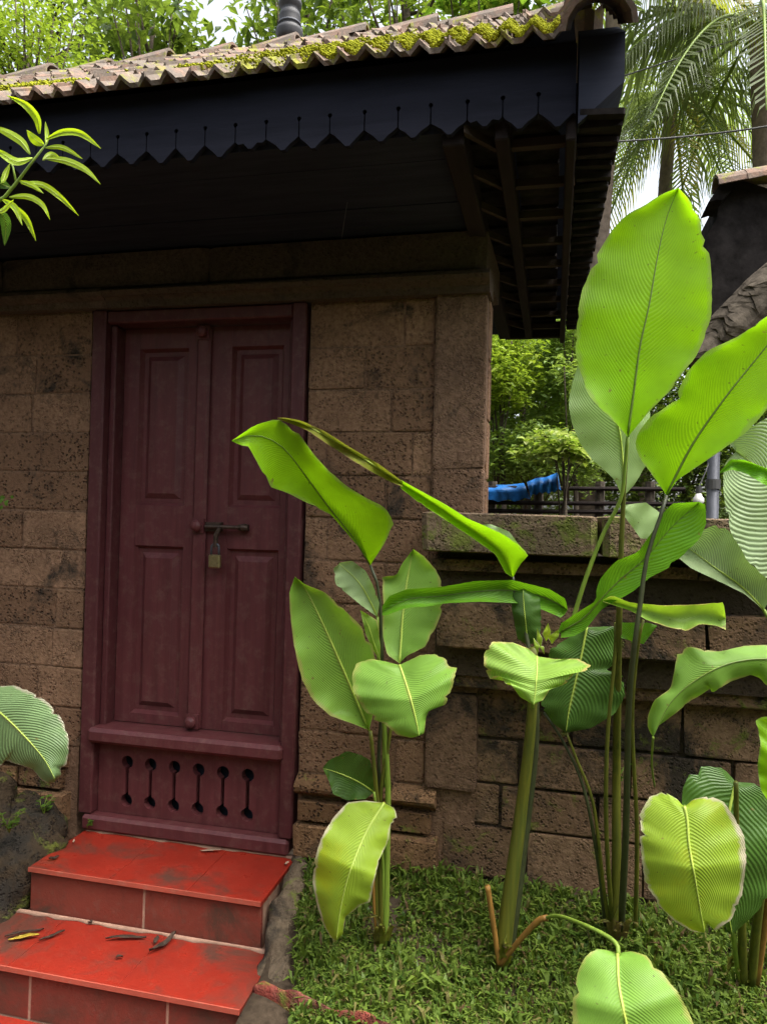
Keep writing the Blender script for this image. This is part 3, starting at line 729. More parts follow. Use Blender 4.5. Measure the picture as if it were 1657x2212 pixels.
big_leaf(pa, 'pale', [(815, 1333), (800, 1300), (775, 1258), (733, 1218)],
    [(815, 1333), (780, 1308), (750, 1283), (725, 1263), (720, 1228), (733, 1218)],
    [(815, 1333), (820, 1303), (805, 1263), (790, 1233), (760, 1211), (733, 1216)], [2.32, 2.30, 2.30], cup=.015, seed=5, ribr=.003)
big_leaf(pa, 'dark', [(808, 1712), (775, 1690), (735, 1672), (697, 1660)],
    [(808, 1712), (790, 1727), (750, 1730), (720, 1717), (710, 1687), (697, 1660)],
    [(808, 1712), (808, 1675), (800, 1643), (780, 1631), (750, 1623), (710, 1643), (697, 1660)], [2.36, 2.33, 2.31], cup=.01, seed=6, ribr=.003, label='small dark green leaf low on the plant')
big_leaf(pa, 'yellow', [(830, 1735), (792, 1797), (765, 1860), (748, 1910), (735, 1970), (727, 2030)],
    [(830, 1735), (790, 1730), (750, 1734), (720, 1767), (695, 1807), (680, 1857), (675, 1907), (685, 1957), (700, 2002), (715, 2027), (727, 2034)],
    [(830, 1735), (853, 1747), (858, 1767), (843, 1787), (840, 1815), (820, 1857), (808, 1905), (800, 1950), (780, 1955), (768, 1966), (746, 1982), (741, 2020), (727, 2034)],
    [2.25, 2.12, 2.13], cup=-.03, seed=7, n=64, label='yellow-green hanging leaf with bitten pale edges')
big_leaf(pa, 'lime', [(822, 1430), (808, 1390), (795, 1350), (778, 1318)],
    [(822, 1430), (803, 1400), (790, 1370), (778, 1318)], [(822, 1430), (822, 1395), (815, 1340), (778, 1318)], [2.32, 2.28, 2.27], seed=8, ribr=.002, n=16, name='young_leaf')
for pts, r0, r1, mt in (([(826, 2046), (822, 1850), (812, 1700), (800, 1580)], .011, .006, 'stem_olive'), ([(832, 2048), (836, 1850), (838, 1700), (830, 1560), (824, 1430)], .012, .007, 'stem'),
                        ([(838, 2042), (826, 1800), (818, 1650), (826, 1500), (824, 1380), (818, 1275), (800, 1221)], .009, .0045, 'stem_dark'), ([(820, 2044), (814, 1900), (822, 1720), (840, 1600), (862, 1440)], .010, .005, 'stem_olive'),
                        ([(815, 2040), (806, 1900), (812, 1790), (830, 1735)], .006, .005, 'stem_orange'), ([(829, 1700), (828, 1560), (818, 1440), (815, 1333)], .006, .005, 'stem'), ([(830, 2040), (826, 1850), (808, 1712)], .006, .004, 'stem')):
    stalk(pa, pts, [ya, ya - .02, 2.33 if pts[-1][1] < 1400 else 2.30], r0, r1, mt)

# ---- thick-stemmed plant with the long arching leaf
pb = thing('leafy_plant', at_bed((1080, 2085)), 'broad-leaved plant with thick olive stem and long torn arching leaf', 'plant')
yb = PB(1080, 2085).y
big_leaf(pb, 'dryhalf', [(870, 1045), (800, 1000), (720, 950), (645, 912), (600, 903)],
    [(870, 1052), (830, 1035), (770, 1000), (715, 965), (665, 930), (628, 915), (600, 905)],
    [(870, 1040), (820, 1003), (760, 968), (700, 930), (650, 908), (620, 902), (600, 902)], [2.20, 2.05, 1.90], cup=.03, ruffle=.02, seed=11, ribr=.003, label='brown torn end of the arching leaf')
big_leaf(pb, 'bright', [(1108, 1248), (1085, 1195), (1040, 1158), (970, 1110), (910, 1070), (865, 1044)],
    [(1108, 1248), (1092, 1238), (1070, 1198), (1025, 1165), (960, 1122), (900, 1082), (865, 1054)],
    [(1108, 1248), (1122, 1222), (1141, 1200), (1128, 1180), (1080, 1150), (1010, 1120), (960, 1088), (905, 1058), (865, 1036)], [2.36, 2.28, 2.20], cup=.04, seed=12, ribr=.003, rib=None)
big_leaf(pb, 'pale', [(1125, 1185), (1080, 1152), (1040, 1138)], [(1125, 1187), (1080, 1168), (1040, 1142)], [(1125, 1183), (1100, 1148), (1060, 1132), (1040, 1134)], [2.37, 2.36, 2.36], seed=13, rib=None, n=14, name='turned_leaf_edge')
big_leaf(pb, 'deep', [(1226, 1318), (1180, 1292), (1110, 1276), (1030, 1278), (950, 1288), (880, 1295), (826, 1322)],
    [(1226, 1318), (1214, 1336), (1178, 1320), (1140, 1305), (1106, 1303), (1038, 1300), (968, 1303), (928, 1310), (878, 1313), (840, 1328), (826, 1330)],
    [(1226, 1318), (1223, 1295), (1188, 1273), (1148, 1263), (1108, 1253), (1028, 1255), (953, 1268), (878, 1273), (840, 1288), (826, 1310)], [2.40, 2.30, 2.22], cup=.03, seed=14, ribr=.003, rib='rib_dark')
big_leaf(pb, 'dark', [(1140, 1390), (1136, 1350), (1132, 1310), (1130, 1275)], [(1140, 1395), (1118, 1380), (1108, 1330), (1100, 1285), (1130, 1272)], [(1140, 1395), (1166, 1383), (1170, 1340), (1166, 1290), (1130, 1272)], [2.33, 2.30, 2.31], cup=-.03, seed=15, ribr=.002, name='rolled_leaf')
big_leaf(pb, 'lime', [(1160, 1418), (1160, 1450), (1157, 1490), (1153, 1523)],
    [(1160, 1418), (1140, 1400), (1108, 1388), (1063, 1386), (1045, 1413), (1045, 1440), (1058, 1467), (1072, 1458), (1084, 1464), (1092, 1478), (1100, 1474), (1123, 1506), (1153, 1523)],
    [(1160, 1418), (1200, 1424), (1248, 1423), (1278, 1438), (1265, 1450), (1243, 1453), (1223, 1478), (1188, 1490), (1173, 1513), (1153, 1523)], [2.18, 2.11, 2.09], cup=-.02, ruffle=.012, seed=16, n=64, ribr=.003, label='pale lobed leaf with ragged yellow edges')
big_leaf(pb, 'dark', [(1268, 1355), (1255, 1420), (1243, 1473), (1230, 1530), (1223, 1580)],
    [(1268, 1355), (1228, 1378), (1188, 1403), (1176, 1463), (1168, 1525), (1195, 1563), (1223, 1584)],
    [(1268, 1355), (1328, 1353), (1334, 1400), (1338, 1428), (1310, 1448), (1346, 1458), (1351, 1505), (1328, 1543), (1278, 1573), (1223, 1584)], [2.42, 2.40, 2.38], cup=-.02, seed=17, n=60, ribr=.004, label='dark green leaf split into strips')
big_leaf(pb, 'mid', [(1334, 2062), (1337, 2132), (1353, 2213), (1372, 2330), (1380, 2440)],
    [(1334, 2062), (1318, 2055), (1293, 2050), (1268, 2062), (1248, 2097), (1237, 2157), (1237, 2220), (1252, 2310), (1300, 2400), (1380, 2440)],
    [(1334, 2062), (1358, 2055), (1393, 2062), (1428, 2097), (1463, 2142), (1488, 2187), (1505, 2230), (1505, 2330), (1450, 2410), (1380, 2440)], [2.02, 1.92, 1.90, 1.92], cup=-.03, seed=18, label='light green leaf hanging low over the grass')
stalk(pb, [(1082, 2090), (1098, 1960), (1125, 1760), (1142, 1620), (1150, 1520), (1152, 1400)], [yb, yb, 2.30], .027, .013, 'stem_olive', 'stem')
stalk(pb, [(1092, 2086), (1112, 1960), (1138, 1760), (1154, 1620), (1156, 1480)], [yb + .02, yb + .02, 2.33], .020, .012, 'stem_dark', 'leaf_sheath')
stalk(pb, [(1146, 1420), (1130, 1340), (1112, 1290), (1108, 1246)], [2.31, 2.35], .007, .005, 'stem_dark')
stalk(pb, [(1150, 1530), (1154, 1460), (1160, 1418)], [2.29, 2.22, 2.18], .006, .004, 'stem')
stalk(pb, [(1078, 2085), (1066, 2000), (1053, 1915)], [yb - .02, yb - .05], .008, .009, 'stem_orange', 'dry_stalk')
stalk(pb, [(1081, 2085), (1123, 2032), (1163, 1990), (1182, 1984)], [yb - .02, yb - .1], .008, .009, 'stem_orange', 'dry_stalk')
stalk(pb, [(1175, 1985), (1208, 1980), (1268, 2002), (1315, 2026), (1334, 2045), (1335, 2066)], [yb - .09, 2.10, 2.02], .005, .006, 'stem')
for i, (px, py, dx, dy) in enumerate(((1168, 1385, -8, -28), (1180, 1372, 4, -26), (1192, 1378, 14, -18), (1176, 1400, -18, -6), (1162, 1398, -10, -20))):
    big_leaf(pb, 'yellow', [(px, py + 14), (px + dx / 2, py), (px + dx, py + dy)], [(px, py + 14), (px - 9, py - 2), (px + dx, py + dy)], [(px, py + 14), (px + 9 + dx / 2, py - 4), (px + dx, py + dy)], [2.20, 2.19, 2.20], n=8, m=2, rib=None, seed=30 + i, name='flower_bract')

# ---- tall plant with the upright back-lit leaf
pc = thing('leafy_plant', at_bed((1330, 2035)), 'tallest broad-leaved plant, crowned by a large upright back-lit leaf', 'plant')
yc_ = PB(1330, 2035).y
big_leaf(pc, 'bright', [(1356, 944), (1368, 857), (1383, 747), (1403, 657), (1420, 557), (1440, 470), (1466, 405)],
    [(1356, 944), (1333, 917), (1313, 897), (1288, 877), (1268, 847), (1253, 807), (1242, 757), (1246, 682), (1258, 622), (1281, 572), (1290, 548), (1323, 495), (1353, 462), (1393, 442), (1428, 418), (1466, 405)],
    [(1356, 944), (1383, 912), (1408, 882), (1436, 857), (1453, 837), (1473, 807), (1503, 772), (1523, 727), (1537, 682), (1539, 622), (1534, 555), (1513, 475), (1490, 430), (1466, 405)],
    [2.22, 2.20, 2.22], cup=.03, seed=21, n=44, m=7, rib='rib_dark', ribr=.004)
big_leaf(pc, 'bright', [(1440, 1070), (1463, 1022), (1501, 952), (1568, 857), (1628, 782), (1680, 720), (1750, 650)],
    [(1440, 1070), (1403, 1017), (1383, 992), (1371, 962), (1374, 940), (1403, 902), (1453, 867), (1488, 797), (1528, 757), (1593, 727), (1657, 682), (1710, 655), (1750, 650)],
    [(1440, 1070), (1463, 1037), (1493, 1017), (1553, 977), (1608, 937), (1648, 897), (1690, 840), (1730, 760), (1750, 650)], [2.18, 2.12, 2.10], cup=.03, seed=22, n=44, m=7, rib='rib_dark', ribr=.004)
big_leaf(pc, 'pale', [(1345, 1075), (1347, 1020), (1340, 940), (1320, 850), (1290, 745)],
    [(1345, 1075), (1328, 1037), (1303, 1012), (1278, 992), (1253, 957), (1236, 917), (1228, 877), (1231, 847), (1243, 802), (1260, 765), (1290, 745)],
    [(1345, 1075), (1372, 1045), (1396, 1005), (1400, 960), (1405, 890), (1380, 800), (1340, 755), (1290, 745)], [2.30, 2.32, 2.34], cup=-.01, seed=23, ribr=.004)
big_leaf(pc, 'deep', [(1212, 1365), (1262, 1335), (1298, 1295), (1340, 1252), (1395, 1205), (1450, 1140), (1510, 1086)],
    [(1205, 1372), (1210, 1348), (1248, 1323), (1288, 1298), (1288, 1273), (1298, 1248), (1328, 1213), (1378, 1193), (1413, 1143), (1430, 1110), (1453, 1087), (1510, 1084)],
    [(1212, 1378), (1236, 1376), (1263, 1363), (1298, 1318), (1328, 1300), (1368, 1278), (1403, 1248), (1443, 1228), (1473, 1203), (1513, 1163), (1526, 1130), (1524, 1090), (1510, 1084)], [2.22, 2.18, 2.16], cup=.02, seed=24, rib='rib_dark', ribr=.003)
big_leaf(pc, 'lime', [(1303, 1298), (1345, 1306), (1400, 1322), (1460, 1335), (1520, 1330), (1568, 1335)],
    [(1303, 1300), (1333, 1310), (1363, 1320), (1398, 1340), (1443, 1355), (1483, 1364), (1513, 1348), (1548, 1352), (1568, 1361)],
    [(1303, 1296), (1323, 1286), (1358, 1301), (1428, 1308), (1503, 1306), (1563, 1301), (1568, 1335)], [2.20, 2.15, 2.16], cup=.03, ruffle=.01, seed=25, ribr=.002, rib=None)
big_leaf(pc, 'pale', [(1338, 1092), (1375, 1120), (1420, 1160)], [(1338, 1092), (1345, 1110), (1385, 1165), (1420, 1160)], [(1338, 1092), (1395, 1085), (1430, 1110), (1420, 1160)], [2.34, 2.34, 2.33], seed=26, rib=None, n=14)
big_leaf(pc, 'deep', [(1330, 1345), (1355, 1375), (1385, 1380), (1420, 1352)], [(1330, 1345), (1340, 1378), (1390, 1392), (1420, 1352)], [(1330, 1345), (1360, 1345), (1400, 1345), (1420, 1352)], [2.36, 2.34, 2.34], seed=27, rib=None, n=12)
stalk(pc, [(1332, 2040), (1332, 1850), (1332, 1650), (1335, 1450), (1340, 1240), (1347, 1080), (1356, 944)], [yc_, yc_, 2.32, 2.24], .018, .005, 'stem_olive', 'stem')
stalk(pc, [(1236, 1345), (1262, 1260), (1300, 1160), (1340, 1080), (1350, 1010), (1356, 944)], [2.30, 2.28, 2.23], .007, .005, 'stem')
stalk(pc, [(1340, 2038), (1352, 1800), (1360, 1500), (1384, 1300), (1398, 1203), (1426, 1118), (1440, 1070)], [yc_ + .02, 2.34, 2.14, 2.15], .012, .005, 'stem_dark')
stalk(pc, [(1326, 2036), (1310, 1800), (1312, 1600), (1328, 1420), (1330, 1345)], [yc_ + .03, 2.40, 2.36], .008, .005, 'stem_olive')
stalk(pc, [(1308, 2000), (1290, 1850), (1260, 1700), (1215, 1600), (1175, 1540)], [yc_ + .02, 2.42, 2.42], .007, .004, 'stem_dark')
stalk(pc, [(1322, 2040), (1304, 1920), (1282, 1740), (1245, 1640), (1223, 1582)], [yc_ + .04, 2.44, 2.40], .007, .004, 'stem_olive')
stalk(pc, [(1372, 2030), (1376, 1800), (1366, 1560), (1378, 1400), (1390, 1340)], [yc_ + .05, 2.42, 2.30], .008, .004, 'stem_olive')

# ---- plant at the right with yellowing heart-shaped leaf
pd = thing('leafy_plant', at_bed((1610, 2120)), 'broad-leaved plant with a yellowing heart-shaped leaf in front of a dark one', 'plant')
yd = PB(1610, 2120).y
big_leaf(pd, 'yellow', [(1478, 1742), (1485, 1775), (1489, 1827), (1503, 1907), (1513, 1965), (1522, 2014)],
    [(1476, 1742), (1463, 1727), (1433, 1710), (1403, 1722), (1380, 1762), (1385, 1790), (1382, 1812), (1386, 1857), (1393, 1907), (1423, 1957), (1458, 1992), (1493, 2012), (1522, 2017)],
    [(1480, 1742), (1498, 1727), (1533, 1720), (1563, 1732), (1588, 1767), (1608, 1807), (1613, 1857), (1603, 1937), (1580, 1988), (1545, 2012), (1532, 1990), (1522, 2017)], [2.12, 2.06, 2.08], cup=-.03, seed=41, n=70, m=6, label='yellow-green heart-shaped leaf with white nibbled edges')
big_leaf(pd, 'dark', [(1590, 1690), (1576, 1750), (1566, 1850), (1570, 1950), (1582, 2020)],
    [(1590, 1690), (1563, 1660), (1518, 1654), (1490, 1672), (1474, 1705), (1472, 1760), (1490, 1860), (1530, 1960), (1582, 2020)],
    [(1590, 1690), (1628, 1692), (1660, 1714), (1690, 1780), (1695, 1860), (1670, 1930), (1628, 1980), (1582, 2020)], [2.22, 2.16, 2.18], cup=-.02, seed=42)
big_leaf(pd, 'bright', [(1700, 1560), (1690, 1620), (1675, 1690), (1665, 1740)], [(1700, 1550), (1650, 1548), (1632, 1556), (1643, 1603), (1636, 1657), (1643, 1707), (1665, 1740)], [(1700, 1550), (1750, 1600), (1740, 1680), (1665, 1740)], [2.10, 2.06, 2.06], seed=43, ribr=.003)
big_leaf(pd, 'mid', [(1740, 1440), (1657, 1424), (1575, 1434), (1503, 1470), (1448, 1520), (1411, 1593)],
    [(1740, 1400), (1657, 1393), (1608, 1395), (1553, 1408), (1518, 1403), (1488, 1396), (1463, 1413), (1456, 1453), (1448, 1488), (1413, 1513), (1399, 1548), (1399, 1573), (1411, 1593)],
    [(1740, 1490), (1657, 1483), (1640, 1465), (1623, 1458), (1578, 1473), (1538, 1498), (1535, 1488), (1508, 1506), (1493, 1513), (1458, 1543), (1423, 1568), (1411, 1593)], [2.24, 2.16, 2.14], cup=-.03, ruffle=.012, seed=44, n=56, rib='rib_dark', ribr=.003)
for pts, r0, r1, mt in (([(1606, 2128), (1602, 1980), (1592, 1820), (1590, 1690)], .014, .006, 'stem_olive'), ([(1622, 2130), (1640, 1960), (1672, 1750), (1700, 1560)], .015, .006, 'stem_olive'), ([(1598, 2126), (1570, 1950), (1510, 1800), (1478, 1742)], .008, .005, 'stem'),
                        ([(1632, 2130), (1660, 1950), (1700, 1700), (1740, 1440)], .012, .006, 'stem_orange'), ([(1414, 1700), (1408, 1650), (1411, 1593)], .003, .003, 'stem')):
    stalk(pd, pts, [yd, 2.24, 2.14], r0, r1, mt)

# ---- plant further right whose striped leaves come in from the side
pe = thing('leafy_plant', at_bed((1850, 2080)), 'broad-leaved plant with pale dark-striped leaves reaching in from the side', 'plant')
ye = PB(1850, 2080).y
big_leaf(pe, 'striped', [(1860, 1180), (1790, 1120), (1710, 1060), (1640, 1010), (1590, 975)],
    [(1860, 1180), (1800, 1230), (1720, 1262), (1657, 1249), (1633, 1233), (1608, 1203), (1580, 1153), (1568, 1113), (1561, 1040), (1566, 1000), (1590, 975)],
    [(1860, 1180), (1850, 1080), (1800, 960), (1740, 900), (1690, 890), (1657, 902), (1610, 930), (1572, 952), (1590, 975)], [2.20, 2.16, 2.20], cup=.02, seed=51, n=44, m=7, ribr=.004)
big_leaf(pe, 'deep', [(1760, 1070), (1700, 1038), (1640, 1006), (1590, 1000), (1556, 1020)], [(1760, 1085), (1700, 1068), (1657, 1050), (1610, 1022), (1580, 1014), (1556, 1022)], [(1760, 1060), (1700, 1025), (1657, 1012), (1608, 993), (1578, 992), (1556, 1018)], [2.10, 2.08, 2.08], cup=.02, seed=52, rib=None)
big_leaf(pe, 'striped', [(1650, 1318), (1603, 1268), (1543, 1225), (1493, 1188), (1466, 1175)],
    [(1650, 1318), (1608, 1283), (1568, 1263), (1493, 1228), (1463, 1203), (1458, 1188), (1466, 1175)],
    [(1650, 1318), (1672, 1280), (1650, 1240), (1618, 1215), (1590, 1165), (1568, 1140), (1543, 1133), (1520, 1145), (1490, 1158), (1466, 1175)], [2.30, 2.30, 2.34], cup=.02, seed=53, ribr=.004)
stalk(pe, [(1850, 2085), (1845, 1700), (1850, 1400), (1860, 1180)], [ye, ye, 2.2], .016, .008, 'stem_olive', 'stem')
stalk(pe, [(1846, 2085), (1810, 1750), (1740, 1500), (1680, 1370), (1650, 1318)], [ye, 2.36, 2.30], .010, .005, 'stem')
stalk(pe, [(1854, 2085), (1840, 1600), (1800, 1250), (1760, 1070)], [ye, 2.2, 2.10], .010, .005, 'stem')

# ---- big leaf reaching in from the left
pf = thing('leafy_plant', tuple(P(-330, 2050, 2.25)), 'grey-green broad leaf reaching in beside the left wall, bitten edges', 'plant')
pf.location.z = -.5; ORG[pf.name] = Vector(pf.location)
big_leaf(pf, 'grey', [(-150, 1440), (-70, 1488), (0, 1540), (50, 1588), (95, 1640), (118, 1682)],
    [(-150, 1440), (-90, 1600), (-20, 1660), (4, 1655), (10, 1643), (32, 1650), (70, 1662), (88, 1684), (105, 1694), (118, 1690)],
    [(-150, 1440), (-60, 1450), (0, 1483), (30, 1481), (65, 1493), (100, 1513), (130, 1548), (146, 1578), (150, 1613), (143, 1655), (130, 1660), (133, 1676), (118, 1688)], [2.25, 2.12, 2.10], cup=-.03, seed=61, n=64, m=6)
stalk(pf, [(-330, 2330), (-300, 1900), (-230, 1600), (-150, 1440)], [2.25, 2.25, 2.25], .014, .006, 'stem')

for root, (bx, by), yy in ((pa, (826, 2030), ya), (pb, (1084, 2080), yb), (pc, (1334, 2030), yc_), (pd, (1612, 2115), yd)):
    r = random.Random(int(bx))
    for k in range(6):
        dx, hh = r.uniform(-46, 46), r.uniform(20, 95); x0_ = bx + r.uniform(-14, 14); y0_ = by + r.uniform(-4, 12)
        big_leaf(root, 'dryhalf', [(x0_, y0_), (x0_ + dx * .3, y0_ - hh * .6), (x0_ + dx, y0_ - hh * r.uniform(.2, 1))], [(x0_ - 6, y0_), (x0_ + dx * .3 - 6, y0_ - hh * .6), (x0_ + dx, y0_ - hh * .5)],
                 [(x0_ + 6, y0_), (x0_ + dx * .3 + 6, y0_ - hh * .55), (x0_ + dx, y0_ - hh * .5)], [yy - .02, yy - .03, yy - .05], n=10, m=2, rib=None, seed=500 + k, name='dry_sheath')

# ================================================================== LEFT BRANCH OF NARROW LEAVES
BY = 1.45
br = thing('leafy_branch', tuple(P(-60, 470, BY)), 'branch tip with narrow bright drooping leaves hanging in front of the eaves', 'branch')
tw = [(-60, 470), (10, 425), (35, 395), (65, 355), (100, 310)]
MB().tube([P(x, y, BY) for x, y in tw], [.005, .004, .0035, .003, .002], 7).build('twig', M['stem'], br, smooth=True)
MB().tube([P(x, y, BY + .01) for x, y in ((35, 395), (28, 360), (20, 335))], [.003, .002, .0015], 6).build('twig', M['stem'], br, smooth=True)
def lance(pts, wd, mat, k, dy=0):
    c = smooth_line(pts, 14); d = np.gradient(c, axis=0); d /= np.linalg.norm(d, axis=1)[:, None]; nn = np.stack([-d[:, 1], d[:, 0]], 1)
    s = np.linspace(0, 1, 14); ww = wd * (np.sin(np.pi * np.clip(s * .97 + .02, 0, 1) ** .8) ** .9 + .02)
    big_leaf(br, mat, c.tolist(), (c + nn * ww[:, None] * .9).tolist(), (c - nn * ww[:, None]).tolist(), [BY, BY + dy, BY + dy * 1.4], cup=.002, ruffle=.001, n=14, m=2, ribr=.0012, seed=70 + k)
LN = [([(85, 288), (80, 255), (55, 225), (15, 205)], 9), ([(65, 332), (45, 303), (0, 278), (-30, 272)], 9), ([(95, 312), (75, 300), (58, 280)], 10), ([(100, 300), (135, 285), (175, 288), (218, 320)], 8),
      ([(98, 318), (135, 318), (178, 342)], 6), ([(98, 342), (140, 346), (185, 366), (217, 397)], 8), ([(70, 340), (35, 348), (0, 328), (-30, 318)], 9), ([(45, 395), (90, 398), (130, 425), (170, 465)], 7),
      ([(42, 390), (70, 400), (94, 417)], 6), ([(20, 425), (60, 424), (92, 442), (108, 474)], 7), ([(5, 430), (32, 448), (48, 486)], 7), ([(20, 438), (55, 470), (78, 520)], 7), ([(100, 312), (102, 290), (98, 262)], 5),
      ([(92, 345), (110, 332), (130, 340)], 6), ([(5, 395), (14, 370), (22, 352)], 7), ([(-10, 450), (5, 455), (30, 430)], 6)]
for k, (pts, wd) in enumerate(LN): lance(pts, wd, 'lance', k, rnd.uniform(-.05, .05))
lance([(-20, 380), (0, 395), (25, 405)], 12, 'lance_dark', 20, .03); lance([(-5, 450), (12, 480), (10, 530)], 12, 'lance_dark', 21, .03)
MB().tube([P(x, y, BY) for x, y in ((-60, 470), (-260, 560), (-420, 900))], [.005, .008, .012], 7).build('bough', M['bark'], br, smooth=True)

# ================================================================== GROUND COVER
gr = random.Random(21); mb = MB()
GV = []; GF = []; GC = []
def blade(x, y, z, ang, L, wd, lean, c):
    dx, dy = math.cos(ang), math.sin(ang); nx_, ny_ = -dy * wd, dx * wd; k = len(GV)
    mx, mz = lean * L * .45, L * .62
    GV.extend([(x - nx_ * .5, y - ny_ * .5, z), (x + nx_ * .5, y + ny_ * .5, z),
               (x + dx * mx + nx_, y + dy * mx + ny_, z + mz), (x + dx * mx - nx_, y + dy * mx - ny_, z + mz),
               (x + dx * lean * L, y + dy * lean * L, z + L * (1.0 - .55 * lean))])
    GF.append((k, k + 1, k + 2, k + 3)); GF.append((k + 3, k + 2, k + 4)); GC.extend([(*c, 1)] * 5)
def patch(X, Y): return .5 + .25 * math.sin(X * 11 + 3 * math.sin(Y * 7)) + .25 * math.sin(Y * 13 + X * 5)
for i in range(24000):                 # small tufts
    X = gr.uniform(-.86, 1.3); Y = gr.uniform(1.55, 2.72)
    if X < -.79 - (Y - 2.35) * .30: continue
    d = patch(X, Y)
    if Y > 2.66 and gr.random() < .35: continue
    if gr.random() > .35 + .9 * d: continue
    z = bed_z(X, Y) - .02
    tall = 1.0 + (1.1 * gr.random() if gr.random() < .16 + .25 * (Y > 2.5) else 0); tb = gr.random()
    for b in range(gr.randint(5, 9)):
        t = .5 * gr.random() + .5 * tb; base = (.030 + .16 * t, .075 + .19 * t, .010 + .032 * t)
        if gr.random() < .10: base = (.17, .15, .05)
        if gr.random() < .04: base = (.10, .06, .03)
        blade(X + gr.gauss(0, .010), Y + gr.gauss(0, .010), z, gr.uniform(0, 6.28), gr.uniform(.016, .045) * (.7 + .6 * d) * tall, gr.uniform(.0022, .0055) * tall ** .5, gr.uniform(.15, .95), base)
mb.v = GV; mb.f = GF; mb.col = GC
tag(mb.build('grass', M['grass']), 'low tufted green ground cover growing below the wall', None, kind='stuff')

# weeds at the foot of the wall and on the left bank
def weed(loc, n, size, label, tint, group=None, seed=0):
    r = random.Random(seed); t = thing('weed', loc, label, 'weed', group); fo = MB(); x0, y0, z0 = loc
    st_ = MB()
    for i in range(max(2, n // 5)):
        a = r.uniform(0, 6.28); L = size * r.uniform(.5, 1); e = (x0 + math.cos(a) * L * .5, y0 + math.sin(a) * L * .5, z0 + L)
        st_.tube([loc, ((x0 + e[0]) / 2 - .005, (y0 + e[1]) / 2, z0 + L * .6), e], [.0016, .0013, .0008], 5)
        for q in range(5):
            b = r.uniform(0, 6.28); s = r.uniform(.012, .026); f = .35 + .65 * q / 4
            c = Vector((x0 + (e[0] - x0) * f, y0 + (e[1] - y0) * f, z0 + L * f)); d = Vector((math.cos(b), math.sin(b), r.uniform(-.2, .5))) * s; sd_ = Vector((-math.sin(b), math.cos(b), .2)) * s * .38
            k = r.uniform(.7, 1.3); fo.add([c, c + d * .5 + sd_, c + d, c + d * .5 - sd_], [(0, 1, 2, 3)], None, tuple(v * k for v in tint) + (1,))
    st_.build('stems', M['stem'], t, True); fo.build('leaves', M['foliage'], t); return t
for i, (px, py, Y, n, sz, lab) in enumerate(((188, 1790, 2.70, 14, .05, 'tiny weed sprouting in the corner of the door sill and the step'), (20, 1800, 2.42, 40, .10, 'leafy weed growing on the dark bank left of the steps'), (95, 1760, 2.60, 30, .07, 'small weed on the bank below the left wall base'),
        (1330, 1705, 2.68, 16, .09, 'thin weed sprouting from a joint low in the garden wall'), (1370, 1395, 2.54, 12, .05, 'tuft of weed on the middle ledge of the garden wall'))):
    p = P(px, py, Y); weed((p.x, p.y, p.z), n, sz, lab, (.07, .15, .02), seed=i + 200)
p = P(15, 1090, 2.55); 
wl = thing('hanging_sprig', tuple(P(-40, 1060, 2.5)), 'few small green leaves peeping in beside the left wall', 'sprig')
MB().tube([P(-60, 1060, 2.5), P(-10, 1078, 2.5), P(14, 1085, 2.5)], [.003, .002, .001], 5).build('twig', M['stem'], wl, True)
fo = MB(); r = random.Random(9)
for i in range(16):
    c = P(r.uniform(-20, 22), r.uniform(1068, 1096), 2.5 + r.uniform(-.02, .02)); b = r.uniform(0, 6.28); d = Vector((math.cos(b), r.uniform(-.4, .4), math.sin(b))) * .022; q = Vector((-math.sin(b), 0, math.cos(b))) * .008
    fo.add([c, c + d * .5 + q, c + d, c + d * .5 - q], [(0, 1, 2, 3)], None, (.09, .20, .02, 1))
fo.build('leaves', M['foliage'], wl)

# ================================================================== FALLEN LEAVES ON THE STEPS
def fallen(px0, px1, z, wpx, mat, label, curl=.006, bend=0, seed=0, group=None):
    def PZ(x, y): r_ = ray(x, y); return Vector(EYE + r_ * ((z - EYE[2]) / r_[2]))
    a, b = PZ(*px0), PZ(*px1); d = (b - a); L = d.length; d.normalize(); s = Vector((-d.y, d.x, 0)); n = 9; vs = []; r = random.Random(seed); w_ = wpx
    for th in (0, .0012):
        for i in range(n):
            t = i / (n - 1); ww = w_ * max(.06, math.sin(math.pi * (t * .94 + .03)) ** .8)
            c = a + d * L * t + s * bend * math.sin(math.pi * t) + Vector((0, 0, .0035 + th + curl * abs(math.sin(2.6 * t + seed))))
            vs += [c - s * ww + Vector((0, 0, curl * r.uniform(.5, 1))), c, c + s * ww + Vector((0, 0, curl * r.uniform(.3, .9)))]
    fs = []
    for o_ in (0, 3 * n):
        for i in range(n - 1):
            for k in (0, 1):
                q = (o_ + 3 * i + k, o_ + 3 * i + k + 1, o_ + 3 * i + k + 4, o_ + 3 * i + k + 3); fs.append(q if o_ else q[::-1])
    for i in range(n - 1):
        fs.append((3 * i, 3 * i + 3, 3 * n + 3 * i + 3, 3 * n + 3 * i)); fs.append((3 * i + 2, 3 * n + 3 * i + 2, 3 * n + 3 * i + 5, 3 * i + 5))
    return solo('fallen_leaf', MB().add(vs, fs), M[mat], label, 'fallen leaf', group, smooth=True)
Z1, Z2, Z3 = -.069, -.234, -.399
fallen((228, 2035), (316, 2031), Z2, .010, 'dryleaf', 'long dry brown leaf lying level on the middle tread', seed=1, bend=.006)
fallen((322, 2066), (380, 2026), Z2, .012, 'dryleaf', 'dark curled dry leaf lying slantwise on the middle tread', seed=2, bend=-.008, curl=.012)
fallen((18, 2036), (84, 2027), Z2, .011, 'yellowleaf', 'yellow fallen leaf on the left of the middle tread', seed=3)
fallen((10, 2030), (95, 2012), Z2, .007, 'dryleaf', 'thin dry leaf lying behind the yellow fallen leaf', seed=4)
